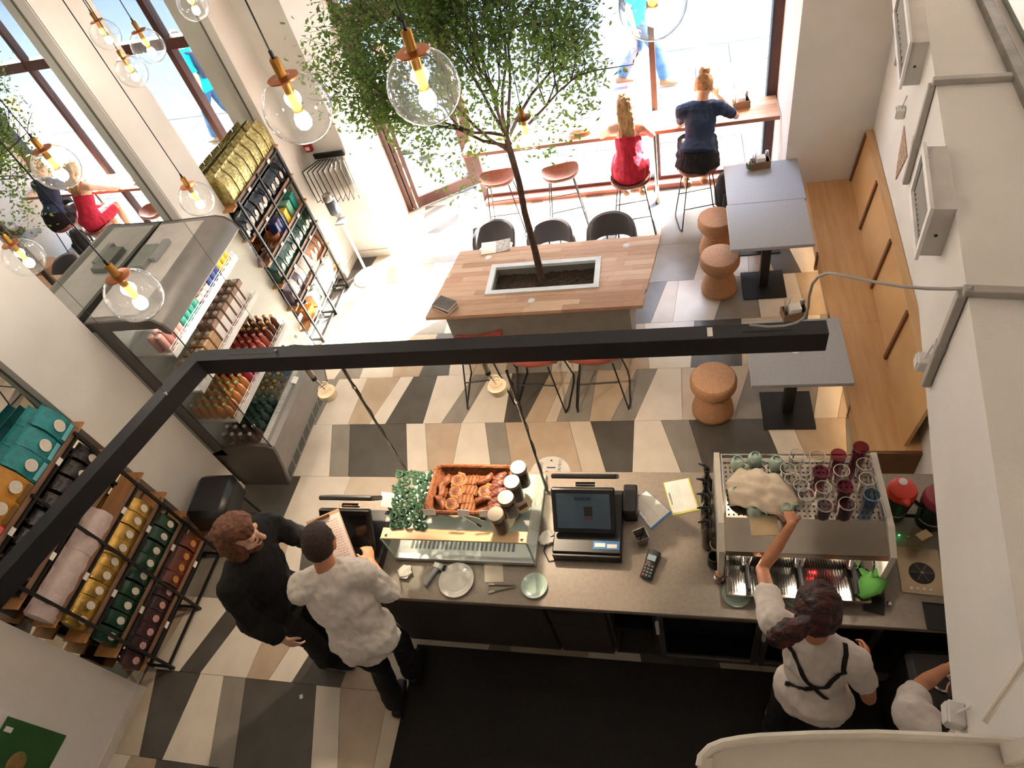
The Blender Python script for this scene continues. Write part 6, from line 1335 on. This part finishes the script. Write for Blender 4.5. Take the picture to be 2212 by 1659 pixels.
# --- man in the white shirt, back to the camera
JW = dict(pel=(-1.93, 1.17, .95), wai=(-1.95, 1.21, 1.10), che=(-1.98, 1.28, 1.28), upc=(-2.0, 1.33, 1.42), nek=(-2.01, 1.37, 1.50), hed=(-2.005, 1.44, 1.655), face=(-.25, .95, -.25), shL=(-2.17, 1.27, 1.43), shR=(-1.83, 1.38, 1.43), elL=(-2.27, 1.38, 1.19), elR=tuple(atz(846, 1284, 1.14)), wrL=(-2.17, 1.56, 1.22), wrR=tuple(atz(801, 1214, 1.16)), hpL=(-2.02, 1.13, .92), hpR=(-1.85, 1.20, .92), knL=(-2.02, 1.15, .50), knR=(-1.90, 1.30, .50), anL=(-2.00, 1.00, .095), anR=(-1.93, 1.22, .095), toL=(-2.02, 1.12, .03), toR=(-1.95, 1.36, .03))
person('man in a white shirt standing with his back to us at the till', (-1.95, 1.12, 0), JW, 1.0, False, SK2, (shirt(WHC, 1.08, .032, 0, .018, seed=3, fsc=9, sl_inf=.028), trousers(BLKC, .016), shoesf(SHOEB), hairfn(mat('hair_dark_brown', '3a2620', .7, col2='2b1b17', scale=60), .35, .008, -.075, fold=.003, fsc=60)), bodyhands={'R': ((-.45, .85, .12), (-.5, -.1, -.8), (-.6, 0, .8), .7), 'L': ((.5, .8, -.1), (.6, -.5, .3), (0, .2, 1), .8)})
# --- bearded man in black
JB = dict(pel=(-2.60, 1.34, .98), wai=(-2.59, 1.36, 1.14), che=(-2.58, 1.40, 1.32), upc=(-2.56, 1.43, 1.46), nek=(-2.55, 1.44, 1.55), hed=(-2.51, 1.45, 1.705), face=(.95, .22, -.18), shL=(-2.54, 1.64, 1.47), shR=(-2.60, 1.23, 1.46), elL=(-2.45, 1.70, 1.20), elR=(-2.60, 1.14, 1.18), wrL=(-2.28, 1.66, 1.10), wrR=(-2.49, 1.12, .95), hpL=(-2.60, 1.43, .95), hpR=(-2.60, 1.25, .95), knL=(-2.57, 1.42, .52), knR=(-2.57, 1.27, .52), anL=(-2.64, 1.44, .095), anR=(-2.62, 1.25, .095), toL=(-2.48, 1.47, .03), toR=(-2.46, 1.25, .03))
def beardhair(mb, h, rot, s):
    for c, sc in (((.0, -.06, -.05), (.085, .06, .09)), ((-.068, -.01, -.05), (.03, .06, .085)), ((.068, -.01, -.05), (.03, .06, .085)), ((.0, .0, .105), (.078, .095, .04)), ((.02, .05, .085), (.06, .05, .035))): mb.sph(h+rot @ V(c)*s, s, 14, 10, sc, rot)
def beard(t, J, s, fem):
    s = s*HS; u, f, r = axes(J); rot = Matrix((r, f, u)).transposed(); mb = MB(); h = V(J['hed'])
    for c, sc in (((0, .055, -.095), (.048, .045, .04)), ((.05, .02, -.06), (.022, .045, .05)), ((-.05, .02, -.06), (.022, .045, .05)), ((0, .09, -.048), (.03, .012, .01))): mb.sph(h+rot @ V(c)*s, s, 12, 8, sc, rot)
    part('beard', remeshed(mb, .006, 2, .004, 40, 2), mat('beard_auburn', '6d3f28', .8, col2='55301d', scale=80), t, 0)
person('bearded man in black with auburn hair facing the till', (-2.6, 1.35, 0), JB, 1.04, False, SK3, (shirt(BLKC, 1.9, .03, 0, .012, seed=6, name='sweater'), trousers(mat('dark_jeans', '16181d', .9, col2='101216'), .018), shoesf(BLKC, mat('sole_grey', '8d867d', .7)), hairfn(mat('hair_auburn', '7a4a2e', .6, col2='593220', scale=50, stretch=(1, 1, .3)), .30, .018, -.09, fold=.008, extra=beardhair, fsc=26, front=.45), beard))
# --- barista reaching over the machine
JR = dict(pel=(.59, 1.07, .93), wai=(.59, 1.10, 1.07), che=(.58, 1.14, 1.23), upc=(.57, 1.17, 1.35), nek=(.56, 1.19, 1.42), hed=(.565, 1.25, 1.565), face=(.25, .9, -.35), shL=(.395, 1.26, 1.375), shR=(.735, 1.11, 1.34), elL=(.375, 1.575, 1.27), elR=(.82, 1.03, 1.07), wrL=(.52, 1.735, 1.47), wrR=(.86, 1.23, .99), hpL=(.51, 1.10, .90), hpR=(.68, 1.05, .90), knL=(.50, 1.14, .49), knR=(.70, 1.10, .49), anL=(.47, 1.06, .095), anR=(.72, 1.02, .095), toL=(.49, 1.2, .03), toR=(.75, 1.16, .03))
def pony(mb, h, rot, s):
    mb.sph(h+rot @ V((-.02, -.10, .03))*s, s, 12, 8, (.045, .04, .045), rot)
    mb.loft([h+rot @ V(c)*s for c in ((-.03, -.12, .03), (-.09, -.15, -.0), (-.14, -.15, -.06), (-.15, -.13, -.12))], [.04, .062, .06, .03], [.04, .055, .05, .02], (0, 0, 1), 12)
HR = mat('hair_dark_red', '54211c', .5, col2='20100e', scale=26, stretch=(.5, 1.6, 1), lo=.42, hi=.62, bump=.5, bscale=70)
bst = [[(.47, 1.235, 1.425), (.45, 1.13, 1.38), (.52, 1.02, 1.25), (.62, .97, 1.13)], [(.67, 1.15, 1.41), (.67, 1.045, 1.37), (.60, 1.0, 1.26), (.50, 1.0, 1.16), (.44, 1.07, 1.07)]]
person('barista in a white tee reaching over the espresso machine', (.6, 1.08, 0), JR, .95, True, SK2, (shirt(WHC2, .55, .02, 0, .012, seed=8, name='tee_shirt', sl_inf=.026), trousers(BLKC, .016), shoesf(SHOEB, mat('sole_white', 'c9c4bd', .7)), hairfn(HR, .3, .024, -.06, extra=pony, fold=.008), strapfn(mat('apron_strap_black', '17120f', .8), bst, .011)), bodyhands={'L': ((-.05, .9, -.15), (0, -.1, -1), (1, 0, 0), .9), 'R': ((.2, .9, -.1), (-.8, 0, -.4), (0, .2, 1), .8)}, vox=.0068)
c = V((.51, 1.83, EZ)); pq = atz(1700, 1092, TZM+.055); cup('mint cup being lifted by the reaching barista', 1700, 1094, 1, rz=.4)
# --- second barista, mostly behind the parapet
JS = dict(pel=(1.03, .62, .93), wai=(1.03, .66, 1.07), che=(1.03, .72, 1.22), upc=(1.04, .79, 1.34), nek=(1.06, .85, 1.40), hed=(1.12, .95, 1.50), face=(.5, .8, -.5), shL=(.91, .90, 1.36), shR=(1.19, .73, 1.34), elL=(1.03, 1.08, 1.16), elR=(1.32, .92, 1.1), wrL=(1.19, 1.20, 1.06), wrR=(1.30, 1.15, 1.05), hpL=(.95, .66, .90), hpR=(1.11, .58, .90), knL=(.97, .74, .49), knR=(1.15, .66, .49), anL=(.95, .62, .095), anR=(1.12, .55, .095), toL=(1.0, .75, .03), toR=(1.18, .68, .03))
person('barista in a white tee bending beside the parapet', (1.03, .65, 0), JS, .97, True, SK2, (shirt(WHC2, .6, .024, 0, .012, seed=12, name='tee_shirt', sl_inf=.028), trousers(BLKC, .016), shoesf(SHOEB), hairfn(mat('hair_black', '1f1614', .5, col2='150e0d', scale=30), .3, .012, -.06), strapfn(mat('apron_strap_black', '17120f', .8), [[(1.02, .885, 1.425), (.99, .79, 1.40), (.99, .66, 1.27), (1.0, .55, 1.12)]], .014)))
# --- woman in red at the window bar
sr = atz(1362, 384, .70)
def seated(sx, sy, hx, hy, hz, fx, side=1):
    return dict(pel=(sx, sy, .80), wai=(sx+.2*(hx-sx), sy+.25*(hy-sy), .95), che=(sx+.5*(hx-sx), sy+.55*(hy-sy), 1.09), upc=(sx+.7*(hx-sx), sy+.72*(hy-sy), 1.18), nek=(sx+.8*(hx-sx), sy+.82*(hy-sy), 1.24), hed=(hx, hy, hz))
x, y = sr.x, sr.y-.02
JD = seated(x, y, x-.0, y+.28, 1.38, 0); JD.update(face=(.1, .95, -.25), shL=(x-.165, y+.20, 1.18), shR=(x+.155, y+.18, 1.17), elL=(x-.30, y+.42, .99), elR=(x+.24, y+.34, .98), wrL=(x-.14, y+.58, 1.0), wrR=(x+.12, y+.55, 1.0), hpL=(x-.09, y+.02, .78), hpR=(x+.09, y+.02, .78), knL=(x-.11, y+.40, .76), knR=(x+.12, y+.40, .76), anL=(x-.08, y+.36, .36), anR=(x+.1, y+.34, .36), toL=(x-.08, y+.48, .31), toR=(x+.1, y+.46, .31))
RED = mat('red_dress_cloth', 'c81d3c', .8, col2='b01731', scale=20, bump=.1)
def dress(m, hips=.0):
    def fn(t, J, s, fem):
        mb = MB(); p = V(J['pel']); w = V((1, 0, 0))
        mb.loft([p+V((0, .02, -.07)), p+V((0, 0, .03)), V(J['wai']), V(J['che'])+V((0, 0, -.005))], [.185*s, .185*s, .14*s, .148*s], [.15*s, .14*s, .112*s, .122*s], w, 20, .15)
        for q in 'LR': leg(mb, J, q, s, .03, .8)
        part('dress', remeshed(mb, .008, 2, .007, 14, 2, (1, 1, .4)), m, t, 0)
        for k in (-1, 1): part('strap', MB().tube([V(J['che'])+V((k*.075, -.10, .02)), V(J['upc'])+V((k*.075, -.075, .04)), V(J['upc'])+V((k*.08, .0, .085)), V(J['che'])+V((k*.08, .10, .06))], .0045, 6), m, t)
    return fn
def longhair(mb, h, rot, s):
    for k in (-.045, -.015, .015, .045):
        mb.loft([h+rot @ V((k, -.07, .05))*s, h+rot @ V((k*1.2, -.115, -.05))*s, h+V((k*1.1, -.17, -.19)), h+V((k*.95, -.205, -.30))], [.03, .03, .026, .01], [.03, .024, .02, .008], (1, 0, 0), 10)
person('woman in a red strap dress sitting at the window bar', (x, y, 0), JD, .93, True, SK3, (dress(RED), hairfn(mat('hair_blonde', 'c9a06c', .5, col2='96693d', scale=14, stretch=(3, 3, .25)), .12, .014, -.08, extra=longhair, fold=.006, fsc=30), shoesf(mat('sandal_tan', 'b08a66', .6))), bodyhands={'L': ((.7, .7, 0), (0, 0, -1), (.3, -.3, .5), .6), 'R': ((-.6, .75, 0), (0, 0, -1), (-.3, -.3, .5), .6)}, vox=.008)
# --- person in dark blue at the window bar
sb_ = atz(1507, 356, .70); x, y = sb_.x, sb_.y-.02
JT = seated(x, y, x+.07, y+.34, 1.37, 0); JT.update(face=(.1, .95, -.3), shL=(x-.15, y+.24, 1.19), shR=(x+.22, y+.25, 1.18), elL=(x-.16, y+.40, .98), elR=(x+.40, y+.38, .99), wrL=(x+.0, y+.60, .99), wrR=(x+.22, y+.50, 1.18), hpL=(x-.09, y+.02, .78), hpR=(x+.09, y+.02, .78), knL=(x-.11, y+.40, .76), knR=(x+.12, y+.40, .76), anL=(x-.10, y+.30, .36), anR=(x+.08, y+.34, .36), toL=(x-.1, y+.42, .31), toR=(x+.08, y+.46, .31))
def topbun(mb, h, rot, s): mb.sph(h+rot @ V((0, -.05, .135))*s, s, 14, 10, (.05, .05, .045), rot); mb.sph(h+rot @ V((0, -.09, .05))*s, s, 14, 10, (.06, .03, .07), rot)
def skirt(m):
    def fn(t, J, s, fem):
        mb = MB(); p = V(J['pel'])
        mb.loft([p+V((0, .02, -.085)), p+V((0, 0, .0)), p+V((0, 0, .10))], [.235*s, .21*s, .16*s], [.17*s, .165*s, .12*s], (1, 0, 0), 22, .15)
        for q in 'LR': leg(mb, J, q, s, .035, 1)
        part('skirt', remeshed(mb, .009, 2, .012, 12, 5), m, t, 0)
    return fn
person('person in a dark blue tee sitting at the window bar', (x, y, 0), JT, .98, True, SK1, (shirt(mat('navy_cotton', '24344f', .9, col2='1d2b44'), .75, .02, 1, .010, seed=15, name='tee_shirt'), skirt(mat('black_lace', '1b1a1d', .9, col2='121114', scale=60, bump=.4)), hairfn(mat('hair_ginger', 'b5854f', .55, col2='8f5f34', scale=30), .35, .010, -.05, extra=topbun), shoesf(mat('sandal_tan', 'b08a66', .6))), bodyhands={'L': ((.6, .75, 0), (0, 0, -1), (.3, -.3, .5), .6), 'R': ((-.6, .4, .55), (-.4, -.6, .3), (0, .3, 1), 1.0)}, vox=.008)
# --- passers-by outside
def walker(x, y, dx, stride, h=1.0):
    P = lambda a, b, z: (x+dx*a*h, y+b*h, z*h)
    return dict(pel=P(0, 0, .95), wai=P(.01, 0, 1.10), che=P(.02, 0, 1.28), upc=P(.03, 0, 1.42), nek=P(.04, 0, 1.50), hed=P(.07, 0, 1.64), face=(dx, 0, -.1), shL=P(.03, .18*dx, 1.43), shR=P(.03, -.18*dx, 1.43), elL=P(.16, .24*dx, 1.17), elR=P(-.12, -.24*dx, 1.16), wrL=P(.34, .2*dx, 1.05), wrR=P(-.05, -.26*dx, .90), hpL=P(0, .09*dx, .92), hpR=P(0, -.09*dx, .92), knL=P(-.04, .09*dx, .52), knR=P(.22, -.09*dx, .53), anL=P(-stride, .09*dx, .13), anR=P(stride, -.09*dx, .095), toL=P(-stride+.13, .09*dx, .03), toR=P(stride+.15, -.09*dx, .06))
def backpackf(m):
    def fn(t, J, s, fem):
        f = V(J['face']).normalized(); c = V(J['che'])-f*.17; w = f.cross(V((0, 0, 1)))
        bp_ = part('backpack', remeshed(MB().loft([c-V((0, 0, .2)), c, c+V((0, 0, .17))], [.15, .155, .12], [.09, .10, .06], w, 16, .5), .01, 2, .008, 10), m, t, 0)
        for k in (-1, 1): part('backpack_strap', MB().tube([c+w*k*.1+V((0, 0, .17)), V(J['upc'])+w*k*.11+V((0, 0, .07)), V(J['che'])+w*k*.11+f*.15, c+w*k*.12-V((0, 0, .15))], .018, 6), m, bp_)
    return fn
person('passer-by in a turquoise tee with a dark backpack outside', (-.45, 9.62, 0), walker(-.45, 9.62, 1, .31, 1.02), 1.02, False, SK1, (shirt(mat('turquoise_tee', '12b3c4', .9), .8, .025, 0, .012, seed=21, name='tee_shirt'), trousers(mat('blue_jeans', '4a6a8a', .9, col2='3c5a78'), .02), shoesf(mat('shoe_brown', '8a6a4a', .7)), hairfn(mat('hair_brown', '6b4636', .6), .35, .01, -.07), backpackf(mat('backpack_navy', '3a3f52', .8))), vox=.009)
person('passer-by in grey striped clothes outside the open door', (-3.75, 8.36, 0), walker(-3.75, 8.36, 1, .2, .95), .93, True, SK1, (shirt(mat('grey_stripe', 'b9bcc0', .9, col2='7d8288', scale=5, stretch=(1, 1, 6), kind='wave'), .8, .03, 0, .012, seed=25, name='tunic'), trousers(mat('pale_trousers', 'cfd3d6', .9, col2='9aa0a6', scale=4, stretch=(1, 1, 5), kind='wave'), .03), shoesf(SHOEB), hairfn(mat('hair_brown', '6b4636', .6), .35, .01, -.07)), vox=.01)
person('passer-by in a white shirt seen in the mirror beyond the window', (1.95, 8.2, 0), walker(1.95, 8.2, -1, .24, 1.0), 1.0, False, SK1, (shirt(WHC, 1.0, .03, 0, .014, seed=27), trousers(mat('beige_trousers', 'c4bcae', .9), .02), shoesf(SHOEB), hairfn(mat('hair_fair', 'cbb79a', .6), .35, .01, -.07)), vox=.01)
# clipboard held by the man in the white shirt
C4 = [atz(654, 1131, 1.38), atz(731, 1098, 1.40), atz(771, 1206, 1.25), atz(720, 1226, 1.25)]
a = V(C4[1]); b = V(C4[2]); e1 = (b-a); d0 = V(C4[0])-V(C4[1]); d0 = d0.normalized()*.225; nrm = e1.cross(d0).normalized(); nrm = nrm if nrm.z > 0 else -nrm; O = a+e1/2+d0/2
t = thing('clipboard', 'clipboard with handwritten sheet held over the till', 'clipboard', O)
def slabp(c0, u, v, n, th): return MB().add([c0, c0+u, c0+u+v, c0+v, c0+n*th, c0+u+n*th, c0+u+v+n*th, c0+v+n*th], [(3, 2, 1, 0), (4, 5, 6, 7), (0, 1, 5, 4), (1, 2, 6, 5), (2, 3, 7, 6), (3, 0, 4, 7)])
c0 = a-O
part('board', slabp(c0, e1, d0, nrm, .003), mat('board_brown', 'b99a80', .7), t, 0); sh = part('sheet', slabp(c0+e1*.07+d0*.03+nrm*.0032, e1*.9, d0*.94, nrm, .0006), mat('sheet_pink_white', 'ead9d2', .8), t, 0)
part('clip', slabp(c0+e1*.03+d0*.3+nrm*.004, e1*.05, d0*.4, nrm, .008), mat('clip_bronze', '7d5c40', .35, .8), t, 0)
rr = random.Random(9); m = MB()
for i in range(15):
    y_ = .16+.05*i; x_ = .12+.05*rr.random()
    for k in range(rr.randrange(3, 7)):
        w_ = .05+.05*rr.random(); q = slabp(c0+e1*(y_+.006*rr.random())+d0*x_+nrm*.0039, e1*.008, d0*w_, nrm, .0003); m.add(q.v, q.f); x_ += w_+.025
        if x_ > .8: break
part('handwriting', m, mat('ink_rose', 'a8706c', .8), sh, 0)
